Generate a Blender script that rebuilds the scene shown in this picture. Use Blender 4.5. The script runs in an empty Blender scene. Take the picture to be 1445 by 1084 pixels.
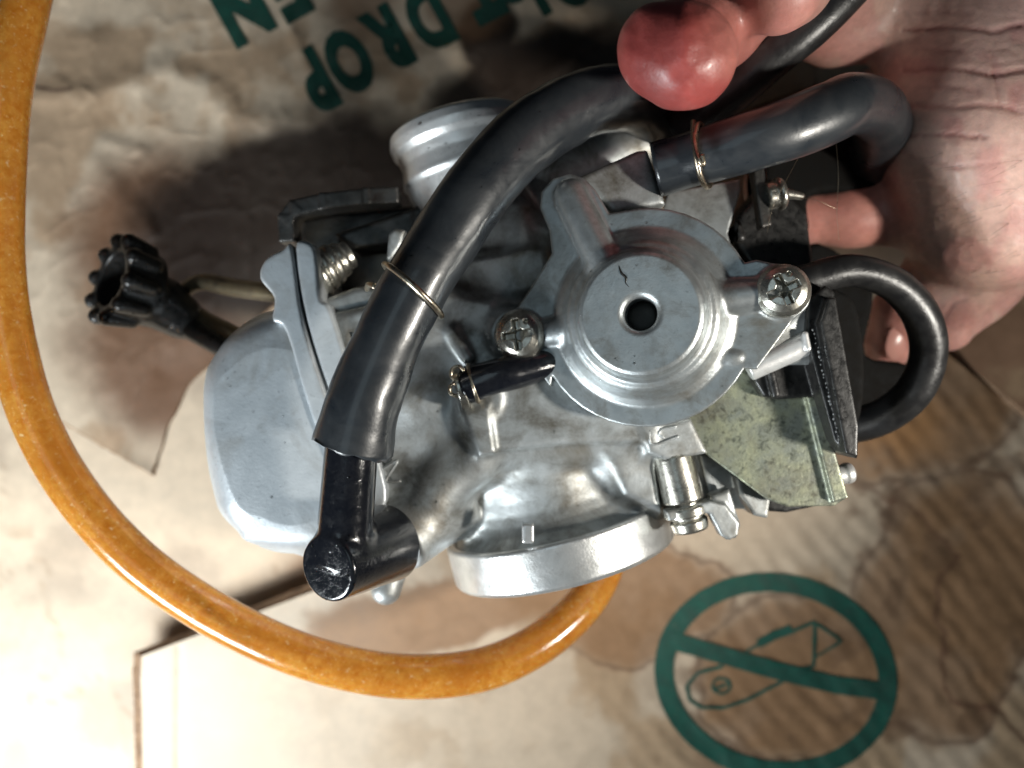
import bpy, bmesh, math, random
import numpy as np
from mathutils import Vector, Matrix

random.seed(7)
rng = np.random.default_rng(7)
scene = bpy.context.scene
COL = scene.collection

# ------------------------------------------------------------------ camera, light, exposure
CAM_H = 300.0            # mm above the cardboard
FPX = 1091.0             # focal length in photo pixels (photo 1445 x 1084)
cam_data = bpy.data.cameras.new('camera')
cam_data.sensor_width = 36.0
cam_data.lens = 36.0 * FPX / 1445.0
cam_data.clip_start = 0.01
cam_data.clip_end = 20.0
cam_data.dof.use_dof = True
cam_data.dof.focus_distance = 0.183
cam_data.dof.aperture_fstop = 7.2
cam = bpy.data.objects.new('camera', cam_data)
cam.location = (0, 0, CAM_H * 0.001)
COL.objects.link(cam)
scene.camera = cam

world = bpy.data.worlds.new('World')
scene.world = world
world.use_nodes = True
bgn = world.node_tree.nodes['Background']
bgn.inputs[0].default_value = (0.55, 0.72, 1.0, 1)
bgn.inputs[1].default_value = 0.008


def lamp(name, kind, loc, target, energy, color, size=0.1, size_y=None, spot=None, blend=0.5):
    d = bpy.data.lights.new(name, kind)
    d.energy = energy
    d.color = color
    if kind == 'AREA':
        d.shape = 'RECTANGLE' if size_y else 'DISK'
        d.size = size
        if size_y:
            d.size_y = size_y
    else:
        d.shadow_soft_size = size
        if spot:
            d.spot_size = math.radians(spot)
            d.spot_blend = blend
    o = bpy.data.objects.new(name, d)
    o.location = Vector(loc) * 0.001
    v = Vector(target) - Vector(loc)
    o.rotation_euler = v.to_track_quat('-Z', 'Y').to_euler()
    COL.objects.link(o)
    return o


# work light held low at the right, cool room light from the lower left
lamp('work_light', 'SPOT', (300, -70, 300), (5, 5, 85), 7.0, (1.0, 0.95, 0.86), size=0.018, spot=54, blend=1.0)
lamp('room_light', 'AREA', (-265, -285, 235), (-150, -110, 20), 2.8, (0.90, 0.97, 1.0), size=0.16, size_y=0.10)
lamp('ceiling_light', 'AREA', (-160, 60, 900), (0, 0, 60), 0.32, (0.70, 0.90, 1.0), size=0.55, size_y=0.25)

scene.render.engine = 'CYCLES'
scene.cycles.use_denoising = True
scene.cycles.max_bounces = 8
scene.cycles.sample_clamp_indirect = 4.0
scene.view_settings.view_transform = 'Standard'
scene.view_settings.look = 'None'
scene.view_settings.exposure = 0.0
scene.view_settings.gamma = 1.0


# ------------------------------------------------------------------ helpers: pixels and space (mm)
def P(px, py, z):
    d = (CAM_H - z) / FPX
    return np.array([(px - 722.5) * d, (542.0 - py) * d, z], float)


def Rp(r, z):
    return r * (CAM_H - z) / FPX


def px_of(x, y, z):
    d = (CAM_H - z) / FPX
    return x / d + 722.5, 542.0 - y / d


def unit(v):
    v = np.asarray(v, float)
    return v / np.linalg.norm(v)


def frame(n, xhint=(1, 0, 0)):
    n = unit(n)
    x = np.asarray(xhint, float)
    x = unit(x - n * np.dot(x, n))
    y = np.cross(n, x)
    return x, y, n


# ------------------------------------------------------------------ helpers: numpy noise
def _hash(ix, iy, seed):
    h = (ix * 374761393 + iy * 668265263 + seed * 974634541) & 0xFFFFFFFF
    h = ((h ^ (h >> 13)) * 1274126177) & 0xFFFFFFFF
    return ((h ^ (h >> 16)) & 0xFFFF) / 65535.0


def vnoise(x, y, seed=0):
    ix = np.floor(x).astype(np.int64)
    iy = np.floor(y).astype(np.int64)
    fx = x - ix
    fy = y - iy
    fx = fx * fx * fx * (fx * (fx * 6 - 15) + 10)
    fy = fy * fy * fy * (fy * (fy * 6 - 15) + 10)
    a = _hash(ix, iy, seed) * (1 - fx) + _hash(ix + 1, iy, seed) * fx
    b = _hash(ix, iy + 1, seed) * (1 - fx) + _hash(ix + 1, iy + 1, seed) * fx
    return a * (1 - fy) + b * fy


def fbm(x, y, seed=0, octv=5):
    s, a, t = 0.0, 0.5, 0.0
    for i in range(octv):
        s = s + a * vnoise(x, y, seed + i * 17)
        t += a
        a *= 0.5
        x, y = x * 2.03 + 11.3, y * 2.03 + 5.7
    return s / t


def sstep(a, b, x):
    t = np.clip((x - a) / (b - a), 0, 1)
    return t * t * (3 - 2 * t)


def polydist(px, py, pts):
    """distance to an open polyline in pixels"""
    best = np.full(np.shape(px), 1e9)
    for (ax, ay), (bx, by) in zip(pts[:-1], pts[1:]):
        ex, ey = bx - ax, by - ay
        t = np.clip(((px - ax) * ex + (py - ay) * ey) / (ex * ex + ey * ey), 0, 1)
        best = np.minimum(best, np.hypot(px - ax - t * ex, py - ay - t * ey))
    return best


# ------------------------------------------------------------------ helpers: signed distance modelling
class Vol:
    def __init__(self, lo, hi, cell):
        self.lo = np.asarray(lo, float)
        self.cell = cell
        self.n = np.ceil((np.asarray(hi, float) - self.lo) / cell).astype(int) + 1
        self.f = np.full(self.n, 50.0, np.float32)

    def box(self, lo, hi, m):
        a = np.clip(np.floor((np.asarray(lo) - m - self.lo) / self.cell).astype(int), 0, self.n)
        b = np.clip(np.ceil((np.asarray(hi) + m - self.lo) / self.cell).astype(int) + 1, 0, self.n)
        sl = tuple(slice(i, j) for i, j in zip(a, b))
        ax = [(self.lo[i] + self.cell * np.arange(a[i], b[i])).astype(np.float32) for i in range(3)]
        return sl, np.meshgrid(*ax, indexing='ij', sparse=True)

    def add(self, prim, k=0.0, op='u'):
        fn, lo, hi = prim
        sl, (X, Y, Z) = self.box(lo, hi, k + 2.5 * self.cell + 0.6)
        if min(s.stop - s.start for s in sl) <= 0:
            return self
        d = fn(X, Y, Z).astype(np.float32)
        g = self.f[sl]
        if op == 'u':
            if k > 0:
                h = np.maximum(k - np.abs(g - d), 0) / k
                self.f[sl] = np.minimum(g, d) - h * h * k * 0.25
            else:
                self.f[sl] = np.minimum(g, d)
        else:
            d = -d
            if k > 0:
                h = np.maximum(k - np.abs(g - d), 0) / k
                self.f[sl] = np.maximum(g, d) + h * h * k * 0.25
            else:
                self.f[sl] = np.maximum(g, d)
        return self

    def mesh(self):
        f = self.f
        s = f < 0
        nx, ny, nz = f.shape
        cnt = np.zeros((nx - 1, ny - 1, nz - 1), np.int8)
        for dx in (0, 1):
            for dy in (0, 1):
                for dz in (0, 1):
                    cnt += s[dx:nx - 1 + dx, dy:ny - 1 + dy, dz:nz - 1 + dz]
        act = (cnt > 0) & (cnt < 8)
        ci = np.argwhere(act)
        idx = np.full(act.shape, -1, np.int64)
        idx[act] = np.arange(len(ci))
        acc = np.zeros((len(ci), 3))
        num = np.zeros(len(ci))
        cs = [(0, 0, 0), (1, 0, 0), (0, 1, 0), (1, 1, 0), (0, 0, 1), (1, 0, 1), (0, 1, 1), (1, 1, 1)]
        vals = [f[ci[:, 0] + c[0], ci[:, 1] + c[1], ci[:, 2] + c[2]] for c in cs]
        for a in range(8):
            for b in range(a + 1, 8):
                if sum(abs(cs[a][q] - cs[b][q]) for q in range(3)) != 1:
                    continue
                va, vb = vals[a], vals[b]
                m = (va < 0) != (vb < 0)
                t = np.where(m, va / np.where(m, va - vb, 1), 0)
                pa, pb = np.array(cs[a], float), np.array(cs[b], float)
                acc += np.where(m[:, None], pa + t[:, None] * (pb - pa), 0)
                num += m
        v = self.lo + self.cell * (ci + acc / num[:, None])
        faces = []
        for ax in range(3):
            o1, o2 = (ax + 1) % 3, (ax + 2) % 3
            sa = [slice(1, -1)] * 3
            sb = [slice(1, -1)] * 3
            sa[ax] = slice(0, -1)
            sb[ax] = slice(1, None)
            A, B = s[tuple(sa)], s[tuple(sb)]
            for flip in (False, True):
                e = np.argwhere((A & ~B) if not flip else (~A & B))
                if len(e) == 0:
                    continue
                e = e + 1
                e[:, ax] -= 1
                q = []
                for (i, j) in ((-1, -1), (0, -1), (0, 0), (-1, 0)):
                    c = e.copy()
                    c[:, o1] += i
                    c[:, o2] += j
                    q.append(idx[c[:, 0], c[:, 1], c[:, 2]])
                q = np.stack(q, 1)
                faces.append(q[:, ::-1] if flip else q)
        fc = np.concatenate(faces)
        fc = fc[(fc >= 0).all(1)]
        return v, fc


def bb(*pts, r=0.0):
    a = np.array(pts, float)
    return a.min(0) - r, a.max(0) + r


def s_capsule(a, b, ra, rb=None):
    rb = ra if rb is None else rb
    a, b = np.asarray(a, float), np.asarray(b, float)
    e = b - a
    L2 = float(e @ e)

    def fn(X, Y, Z):
        t = np.clip(((X - a[0]) * e[0] + (Y - a[1]) * e[1] + (Z - a[2]) * e[2]) / L2, 0, 1)
        return np.sqrt((X - a[0] - t * e[0]) ** 2 + (Y - a[1] - t * e[1]) ** 2 + (Z - a[2] - t * e[2]) ** 2) - (ra + (rb - ra) * t)
    lo, hi = bb(a, b, r=max(ra, rb))
    return fn, lo, hi


def s_ellipsoid(c, r, axes=None):
    c = np.asarray(c, float)
    A = np.eye(3) if axes is None else np.array(axes)
    r = np.asarray(r, float)

    def fn(X, Y, Z):
        q = [((X - c[0]) * A[i][0] + (Y - c[1]) * A[i][1] + (Z - c[2]) * A[i][2]) / r[i] for i in range(3)]
        k0 = np.sqrt(q[0] ** 2 + q[1] ** 2 + q[2] ** 2)
        k1 = np.sqrt((q[0] / r[0]) ** 2 + (q[1] / r[1]) ** 2 + (q[2] / r[2]) ** 2) + 1e-6
        return k0 * (k0 - 1) / k1
    return fn, c - r.max(), c + r.max()


def s_cyl(a, b, ra, rb=None, rnd=0.6):
    rb = ra if rb is None else rb
    a, b = np.asarray(a, float), np.asarray(b, float)
    L = np.linalg.norm(b - a)
    n = (b - a) / L

    def fn(X, Y, Z):
        h = (X - a[0]) * n[0] + (Y - a[1]) * n[1] + (Z - a[2]) * n[2]
        r2 = (X - a[0]) ** 2 + (Y - a[1]) ** 2 + (Z - a[2]) ** 2 - h * h
        rr = np.sqrt(np.maximum(r2, 0))
        R = ra + (rb - ra) * np.clip(h / L, 0, 1)
        d1 = rr - R + rnd
        d2 = np.abs(h - L / 2) - L / 2 + rnd
        return np.minimum(np.maximum(d1, d2), 0) + np.sqrt(np.maximum(d1, 0) ** 2 + np.maximum(d2, 0) ** 2) - rnd
    lo, hi = bb(a, b, r=max(ra, rb))
    return fn, lo, hi


def s_box(c, half, axes=None, rnd=0.8):
    c = np.asarray(c, float)
    A = np.eye(3) if axes is None else np.array(axes)
    h = np.asarray(half, float) - rnd

    def fn(X, Y, Z):
        q = [np.abs((X - c[0]) * A[i][0] + (Y - c[1]) * A[i][1] + (Z - c[2]) * A[i][2]) - h[i] for i in range(3)]
        return np.sqrt(sum(np.maximum(v, 0) ** 2 for v in q)) + np.minimum(np.maximum(np.maximum(q[0], q[1]), q[2]), 0) - rnd
    R = np.linalg.norm(half)
    return fn, c - R, c + R


def sd_poly(U, V, pts):
    d = None
    s = None
    n = len(pts)
    for i in range(n):
        ax, ay = pts[i]
        bx, by = pts[i - 1]
        ex, ey = bx - ax, by - ay
        wx, wy = U - ax, V - ay
        t = np.clip((wx * ex + wy * ey) / (ex * ex + ey * ey + 1e-12), 0, 1)
        dd = (wx - ex * t) ** 2 + (wy - ey * t) ** 2
        d = dd if d is None else np.minimum(d, dd)
        c1 = V >= ay
        c2 = V < by
        c3 = ex * wy > ey * wx
        flip = (c1 & c2 & c3) | (~c1 & ~c2 & ~c3)
        s = np.where(flip, -1.0, 1.0) if s is None else s * np.where(flip, -1.0, 1.0)
    return s * np.sqrt(d)


def s_extr(pts, o, ax, z0, z1, rnd=0.6):
    """polygon in the (ax[0], ax[1]) plane at o, extruded along ax[2] from z0 to z1"""
    o = np.asarray(o, float)
    x, y, n = [np.asarray(a, float) for a in ax]
    pts = [(float(p[0]), float(p[1])) for p in pts]

    def fn(X, Y, Z):
        U = (X - o[0]) * x[0] + (Y - o[1]) * x[1] + (Z - o[2]) * x[2]
        V = (X - o[0]) * y[0] + (Y - o[1]) * y[1] + (Z - o[2]) * y[2]
        W = (X - o[0]) * n[0] + (Y - o[1]) * n[1] + (Z - o[2]) * n[2]
        U, V, W = np.broadcast_arrays(U, V, W)
        d1 = sd_poly(U, V, pts) + rnd
        d2 = np.abs(W - (z0 + z1) / 2) - (z1 - z0) / 2 + rnd
        return np.minimum(np.maximum(d1, d2), 0) + np.sqrt(np.maximum(d1, 0) ** 2 + np.maximum(d2, 0) ** 2) - rnd
    cs = [o + x * p[0] + y * p[1] + n * w for p in pts for w in (z0, z1)]
    lo, hi = bb(*cs)
    return fn, lo, hi


def smooth_loop(pts, n=4):
    p = np.asarray(pts, float)
    out = []
    for i in range(len(p)):
        a, b, c, d = p[i - 1], p[i], p[(i + 1) % len(p)], p[(i + 2) % len(p)]
        for t in np.arange(n) / n:
            out.append(0.5 * ((2 * b) + (-a + c) * t + (2 * a - 5 * b + 4 * c - d) * t ** 2 + (-a + 3 * b - 3 * c + d) * t ** 3))
    return out


def s_pxpoly(pxs, z1, z0, rnd=0.8, smooth=False):
    """outline traced in pixels on the plane z1, going down to z0"""
    if smooth:
        pxs = smooth_loop(pxs)
    pts3 = [P(p[0], p[1], z1) for p in pxs]
    return s_extr([(p[0], p[1]) for p in pts3], (0, 0, 0), ((1, 0, 0), (0, 1, 0), (0, 0, 1)), z0, z1, rnd)


def s_revolve(prof, o, n, rnd=0.3):
    """closed (r, h) outline turned about the axis n through o"""
    o = np.asarray(o, float)
    n = unit(n)
    prof = [(float(a), float(b)) for a, b in prof]

    def fn(X, Y, Z):
        h = (X - o[0]) * n[0] + (Y - o[1]) * n[1] + (Z - o[2]) * n[2]
        r = np.sqrt(np.maximum((X - o[0]) ** 2 + (Y - o[1]) ** 2 + (Z - o[2]) ** 2 - h * h, 0))
        h, r = np.broadcast_arrays(h, r)
        return sd_poly(r, h, prof) - rnd
    R = max(p[0] for p in prof)
    hs = [p[1] for p in prof]
    lo, hi = bb(o + n * min(hs), o + n * max(hs), r=R + rnd)
    return fn, lo, hi


# ------------------------------------------------------------------ helpers: objects
def empty(name, loc_mm, label, cat, group=None):
    o = bpy.data.objects.new(name, None)
    o.empty_display_size = 0.01
    o.location = Vector([float(c) for c in loc_mm]) * 0.001
    COL.objects.link(o)
    o['label'] = label
    o['category'] = cat
    if group:
        o['group'] = group
    return o


def world_loc(o):
    v = Vector(o.location)
    while o.parent is not None:
        o = o.parent
        v = v + Vector(o.location)
    return v


def link_mesh(name, me, mat, parent=None):
    o = bpy.data.objects.new(name, me)
    COL.objects.link(o)
    if mat is not None:
        me.materials.append(mat)
    if parent is not None:
        o.parent = parent
    return o


def mesh_obj(name, v, f, mat, parent=None, smooth=True, origin=None):
    """v in mm (world); the object's own origin sits at `origin` (default: mean of its points)"""
    v = np.asarray(v, float)
    if origin is None:
        origin = v.mean(0)
    origin = np.asarray(origin, float)
    me = bpy.data.meshes.new(name)
    vv = (v - origin) * 0.001
    if isinstance(f, np.ndarray) and f.ndim == 2:
        nf, k = f.shape
        me.vertices.add(len(vv))
        me.vertices.foreach_set('co', vv.astype(np.float32).ravel())
        me.loops.add(nf * k)
        me.loops.foreach_set('vertex_index', f.astype(np.int32).ravel())
        me.polygons.add(nf)
        me.polygons.foreach_set('loop_start', (np.arange(nf) * k).astype(np.int32))
        me.update(calc_edges=True)
        me.validate()
    else:
        me.from_pydata([tuple(p) for p in vv], [], [tuple(int(i) for i in q) for q in f])
        me.update()
    if smooth:
        me.polygons.foreach_set('use_smooth', np.ones(len(me.polygons), bool))
    o = link_mesh(name, me, mat, parent)
    base = world_loc(parent) if parent is not None else Vector((0, 0, 0))
    o.location = Vector(origin * 0.001) - base
    return o


def spline(pts, step=1.2, closed=False):
    """Catmull-Rom through rows of [x, y, z, r...], resampled"""
    p = np.asarray(pts, float)
    if closed:
        p = np.vstack([p[-1], p, p[0], p[1]])
    else:
        p = np.vstack([2 * p[0] - p[1], p, 2 * p[-1] - p[-2]])
    out = []
    for i in range(1, len(p) - 2):
        n = max(2, int(np.linalg.norm(p[i + 1][:3] - p[i][:3]) / step))
        t = np.arange(n)[:, None] / n
        a, b, c, d = p[i - 1], p[i], p[i + 1], p[i + 2]
        out.append(0.5 * ((2 * b) + (-a + c) * t + (2 * a - 5 * b + 4 * c - d) * t ** 2 + (-a + 3 * b - 3 * c + d) * t ** 3))
    if not closed:
        out.append(p[-2][None])
    return np.vstack(out)


def sweep(pts, nseg=28, closed=False, caps=True, hollow=0.0, ragged=0.0, flat=1.0, wob=0.0):
    """tube through rows [x, y, z, r]; hollow > 0 turns the start end inwards like a cut hose"""
    c = pts[:, :3]
    r = pts[:, 3]
    n = len(c)
    tg = np.roll(c, -1, 0) - np.roll(c, 1, 0) if closed else np.gradient(c, axis=0)
    tg /= np.linalg.norm(tg, axis=1)[:, None]
    nx = np.zeros_like(c)
    h = np.array([0, 0, 1.0]) if abs(tg[0][2]) < 0.9 else np.array([1.0, 0, 0])
    nx[0] = unit(h - tg[0] * (h @ tg[0]))
    for i in range(1, n):
        q = nx[i - 1] - tg[i] * (nx[i - 1] @ tg[i])
        nx[i] = unit(q)
    ny = np.cross(tg, nx)
    a = np.arange(nseg) * 2 * np.pi / nseg
    rr = r[:, None] * np.ones(nseg)[None]
    if wob:
        ii = np.arange(n)[:, None] * 0.11
        rr = rr * (1 + wob * (fbm(ii + 0 * a[None], 1.2 * np.cos(a)[None] + 3 + 0 * ii, 5, 3) - 0.5))
    v = c[:, None] + rr[:, :, None] * (np.cos(a)[None, :, None] * nx[:, None] * flat + np.sin(a)[None, :, None] * ny[:, None])
    if ragged:
        jag = ragged * (fbm(np.cos(a) * 2.2 + 9, np.sin(a) * 2.2 + 4, 31, 4) - 0.5) * 2
        v[0] += jag[:, None] * tg[0]
    v = v.reshape(-1, 3)
    f = []
    m = n if closed else n - 1
    for i in range(m):
        j = (i + 1) % n
        for k in range(nseg):
            l = (k + 1) % nseg
            f.append((i * nseg + k, i * nseg + l, j * nseg + l, j * nseg + k))
    if not closed and caps:
        if hollow > 0:
            base = len(v)
            ring = v[:nseg]
            in1 = c[0] + (ring - c[0]) * (1 - hollow / r[0])
            in2 = in1 + tg[0] * 8.0
            v = np.vstack([v, in1, in2])
            for k in range(nseg):
                l = (k + 1) % nseg
                f.append((l, k, base + k, base + l))
                f.append((base + l, base + k, base + nseg + k, base + nseg + l))
            f.append(tuple(base + nseg + k for k in range(nseg)))
        else:
            f.append(tuple(range(nseg))[::-1])
        f.append(tuple((n - 1) * nseg + k for k in range(nseg)))
    return v, f


def hose_px(rows, step=1.2):
    """rows [px, py, z, width in px] -> spline rows in mm"""
    return spline([list(P(a, b, z)) + [Rp(w / 2, z)] for a, b, z, w in rows], step)


def ring_pts(c, n, r, num=48, up=(0, 0, 1)):
    n = unit(n)
    h = np.asarray(up, float)
    x = unit(h - n * (h @ n))
    y = np.cross(n, x)
    t = np.arange(num) * 2 * np.pi / num
    return c + r * (np.cos(t)[:, None] * x + np.sin(t)[:, None] * y), x, y


# ------------------------------------------------------------------ materials
def nodes_of(name):
    m = bpy.data.materials.new(name)
    m.use_nodes = True
    nt = m.node_tree
    b = nt.nodes['Principled BSDF']
    return m, nt, b


def N(nt, kind, **kw):
    n = nt.nodes.new(kind)
    for k, v in kw.items():
        if k in n.inputs:
            n.inputs[k].default_value = v
        else:
            setattr(n, k, v)
    return n


def noise(nt, vec, scale, detail=6, rough=0.6, dist=0.0):
    n = N(nt, 'ShaderNodeTexNoise', Scale=scale, Detail=detail, Roughness=rough, Distortion=dist)
    nt.links.new(vec, n.inputs['Vector'])
    return n.outputs['Fac']


def ramp(nt, fac, a, b, ca=(0, 0, 0, 1), cb=(1, 1, 1, 1)):
    r = nt.nodes.new('ShaderNodeValToRGB')
    r.color_ramp.elements[0].position = a
    r.color_ramp.elements[1].position = b
    r.color_ramp.elements[0].color = ca
    r.color_ramp.elements[1].color = cb
    nt.links.new(fac, r.inputs[0])
    return r.outputs[0]


def mixc(nt, fac, a, b):
    m = nt.nodes.new('ShaderNodeMix')
    m.data_type = 'RGBA'
    if isinstance(fac, float):
        m.inputs[0].default_value = fac
    else:
        nt.links.new(fac, m.inputs[0])
    for s, v in ((m.inputs[6], a), (m.inputs[7], b)):
        if isinstance(v, tuple):
            s.default_value = v if len(v) == 4 else v + (1,)
        else:
            nt.links.new(v, s)
    return m.outputs[2]


def bumpn(nt, b, hs):
    """hs: list of (socket, distance in m, strength)"""
    prev = None
    for h, dist, st in hs:
        n = nt.nodes.new('ShaderNodeBump')
        n.inputs['Distance'].default_value = dist
        n.inputs['Strength'].default_value = st
        nt.links.new(h, n.inputs['Height'])
        if prev is not None:
            nt.links.new(prev, n.inputs['Normal'])
        prev = n.outputs[0]
    nt.links.new(prev, b.inputs['Normal'])


def maprange(nt, fac, a, b, c, d):
    m = nt.nodes.new('ShaderNodeMapRange')
    nt.links.new(fac, m.inputs[0])
    for i, v in enumerate((a, b, c, d)):
        m.inputs[i + 1].default_value = v
    return m.outputs[0]


def metal(name, c1, c2, grime=(0.045, 0.04, 0.03), g0=0.55, g1=0.75, metallic=0.8, r0=0.28, r1=0.5, bump=0.00012, fine=1800, gscale=110):
    m, nt, b = nodes_of(name)
    tc = nt.nodes.new('ShaderNodeTexCoord').outputs['Object']
    n1 = noise(nt, tc, 160, 5)
    n2 = noise(nt, tc, fine, 3)
    n3 = noise(nt, tc, gscale, 7, 0.68, 0.4)
    n4 = noise(nt, tc, 700, 4)
    col = mixc(nt, ramp(nt, n1, 0.35, 0.65), c1, c2)
    sp = mixc(nt, ramp(nt, n4, 0.62, 0.72), col, tuple(x * 0.72 for x in c1))
    g = ramp(nt, n3, g0, g1)
    col = mixc(nt, g, sp, grime)
    n5 = noise(nt, tc, 48, 6, 0.62, 0.8)
    col = mixc(nt, maprange(nt, n5, 0.50, 0.72, 0.0, 0.55), col, (0.20, 0.165, 0.115))
    nt.links.new(col, b.inputs['Base Color'])
    b.inputs['Metallic'].default_value = metallic
    nt.links.new(maprange(nt, n3, 0.3, 0.7, r0, r1), b.inputs['Roughness'])
    bumpn(nt, b, [(n4, bump * 2.0, 0.5), (n2, bump, 0.6)])
    return m


M_CAST = metal('cast_aluminium', (0.52, 0.55, 0.56), (0.39, 0.41, 0.41), grime=(0.09, 0.08, 0.06), g0=0.43, g1=0.72, metallic=0.72, r0=0.40, r1=0.58, gscale=85, bump=0.00006)
M_BOWL = metal('smooth_cast_aluminium', (0.59, 0.63, 0.66), (0.51, 0.55, 0.58), g0=0.66, g1=0.95, metallic=0.45, r0=0.34, r1=0.46, bump=0.00006)
M_COVER = metal('cover_cast_aluminium', (0.50, 0.535, 0.545), (0.39, 0.42, 0.43), grime=(0.13, 0.115, 0.09), g0=0.50, g1=0.80, r0=0.33, r1=0.48, metallic=0.85, bump=0.00006, fine=2600)
M_BRIGHT = metal('machined_aluminium', (0.80, 0.80, 0.79), (0.68, 0.69, 0.69), g0=0.60, g1=0.85, metallic=0.6, r0=0.3, r1=0.45, bump=0.00005)
M_FLANGE = metal('flange_aluminium', (0.70, 0.71, 0.71), (0.58, 0.60, 0.60), g0=0.56, g1=0.80, grime=(0.10, 0.09, 0.07), metallic=0.8, r0=0.28, r1=0.42, bump=0.00006)
M_ZINC = metal('yellow_zinc_plate', (0.46, 0.48, 0.33), (0.31, 0.335, 0.29), grime=(0.085, 0.095, 0.075), g0=0.47, g1=0.66, metallic=0.75, r0=0.34, r1=0.55, bump=0.00008, gscale=520)
M_STEEL = metal('plated_steel', (0.62, 0.60, 0.54), (0.46, 0.45, 0.40), grime=(0.10, 0.07, 0.04), g0=0.55, g1=0.78, metallic=0.95, r0=0.2, r1=0.38, bump=0.00005, gscale=260)
M_WIRE = metal('spring_wire', (0.62, 0.54, 0.42), (0.45, 0.38, 0.28), grime=(0.12, 0.07, 0.03), g0=0.55, g1=0.8, metallic=1.0, r0=0.22, r1=0.4, bump=0.00003, gscale=500)
M_DARKSTEEL = metal('oily_dark_steel', (0.12, 0.115, 0.11), (0.06, 0.06, 0.058), grime=(0.05, 0.025, 0.015), metallic=0.8, r0=0.3, r1=0.5)
M_BRASS = metal('olive_plated_rod', (0.22, 0.18, 0.11), (0.15, 0.12, 0.08), metallic=0.6, r0=0.35, r1=0.5)


def rubber(name, c1, c2, r0, r1, coat=0.0, bump=0.0001, scale=220):
    m, nt, b = nodes_of(name)
    tc = nt.nodes.new('ShaderNodeTexCoord').outputs['Object']
    n1 = noise(nt, tc, scale, 6, 0.65, 0.6)
    n2 = noise(nt, tc, 1500, 4)
    col = mixc(nt, ramp(nt, n1, 0.35, 0.7), c1, c2)
    nt.links.new(col, b.inputs['Base Color'])
    nt.links.new(maprange(nt, n1, 0.35, 0.65, r0, r1), b.inputs['Roughness'])
    b.inputs['Coat Weight'].default_value = coat
    b.inputs['Coat Roughness'].default_value = 0.12
    bumpn(nt, b, [(n1, bump * 3, 0.45), (n2, bump, 0.5)])
    return m


M_RUBBER = rubber('oily_black_rubber', (0.018, 0.022, 0.027), (0.030, 0.034, 0.038), 0.26, 0.44, 0.4, 0.00006, 90)
M_HOSE2 = rubber('matt_black_rubber', (0.012, 0.012, 0.013), (0.022, 0.022, 0.022), 0.28, 0.45)
M_PLASTIC = rubber('wet_black_plastic', (0.006, 0.007, 0.010), (0.012, 0.013, 0.016), 0.08, 0.22, 0.6, 0.00008, 400)
M_BLACK = rubber('dusty_black_plastic', (0.010, 0.010, 0.010), (0.022, 0.021, 0.020), 0.25, 0.45, 0.0, 0.00005, 500)

M_SHADE = rubber('shade_black', (0.004, 0.004, 0.004), (0.008, 0.007, 0.006), 0.7, 0.9, 0.0, 0.0001, 300)  # near-black for the added blocks that stand in for shade
M_SHADE.node_tree.nodes['Principled BSDF'].inputs['Specular IOR Level'].default_value = 0.12

m, nt, b = nodes_of('amber_vinyl')
tc = nt.nodes.new('ShaderNodeTexCoord').outputs['Object']
na = noise(nt, tc, 420, 6, 0.7, 0.5)
nb = noise(nt, tc, 1100, 4, 0.6)
nc = noise(nt, tc, 60, 3)
ca = mixc(nt, ramp(nt, na, 0.35, 0.62), (0.63, 0.23, 0.022), (0.82, 0.42, 0.08))
ca = mixc(nt, ramp(nt, nb, 0.60, 0.74), ca, (0.96, 0.66, 0.26))
nd = noise(nt, tc, 620, 2, 0.5)
ca = mixc(nt, ramp(nt, nd, 0.64, 0.80), ca, (1.0, 0.84, 0.50))
ca = mixc(nt, ramp(nt, nc, 0.45, 0.75), ca, (0.58, 0.22, 0.03))
nt.links.new(ca, b.inputs['Base Color'])
b.inputs['Roughness'].default_value = 0.16
b.inputs['Transmission Weight'].default_value = 0.45
b.inputs['IOR'].default_value = 1.4
b.inputs['Subsurface Weight'].default_value = 0.35
b.inputs['Subsurface Radius'].default_value = (0.006, 0.0025, 0.0008)
b.inputs['Subsurface Scale'].default_value = 1.0
b.inputs['Coat Weight'].default_value = 0.5
b.inputs['Coat Roughness'].default_value = 0.08
bumpn(nt, b, [(na, 0.0002, 0.25), (nb, 0.0001, 0.3)])
M_AMBER = m


def colour_attr_mat(name, rough, r2, fine_amt, sheen=0.0, sss=0.0, spec=0.5, bump=0.0002, bscale=350):
    m, nt, b = nodes_of(name)
    at = nt.nodes.new('ShaderNodeAttribute')
    at.attribute_name = 'tone'
    tc = nt.nodes.new('ShaderNodeTexCoord').outputs['Object']
    n1 = noise(nt, tc, bscale, 6, 0.65)
    n2 = noise(nt, tc, bscale * 5, 3)
    hs = nt.nodes.new('ShaderNodeHueSaturation')
    nt.links.new(at.outputs['Color'], hs.inputs['Color'])
    nt.links.new(maprange(nt, n1, 0.3, 0.7, 1 - fine_amt, 1 + fine_amt), hs.inputs['Value'])
    nt.links.new(hs.outputs[0], b.inputs['Base Color'])
    nt.links.new(maprange(nt, n1, 0.3, 0.7, rough, r2), b.inputs['Roughness'])
    b.inputs['Specular IOR Level'].default_value = spec
    if sss:
        b.inputs['Subsurface Weight'].default_value = sss
        b.inputs['Subsurface Radius'].default_value = (0.0028, 0.0010, 0.0005)
        b.inputs['Subsurface Scale'].default_value = 1.0
    bumpn(nt, b, [(n1, bump, 0.6), (n2, bump * 0.4, 0.6)])
    return m


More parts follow.
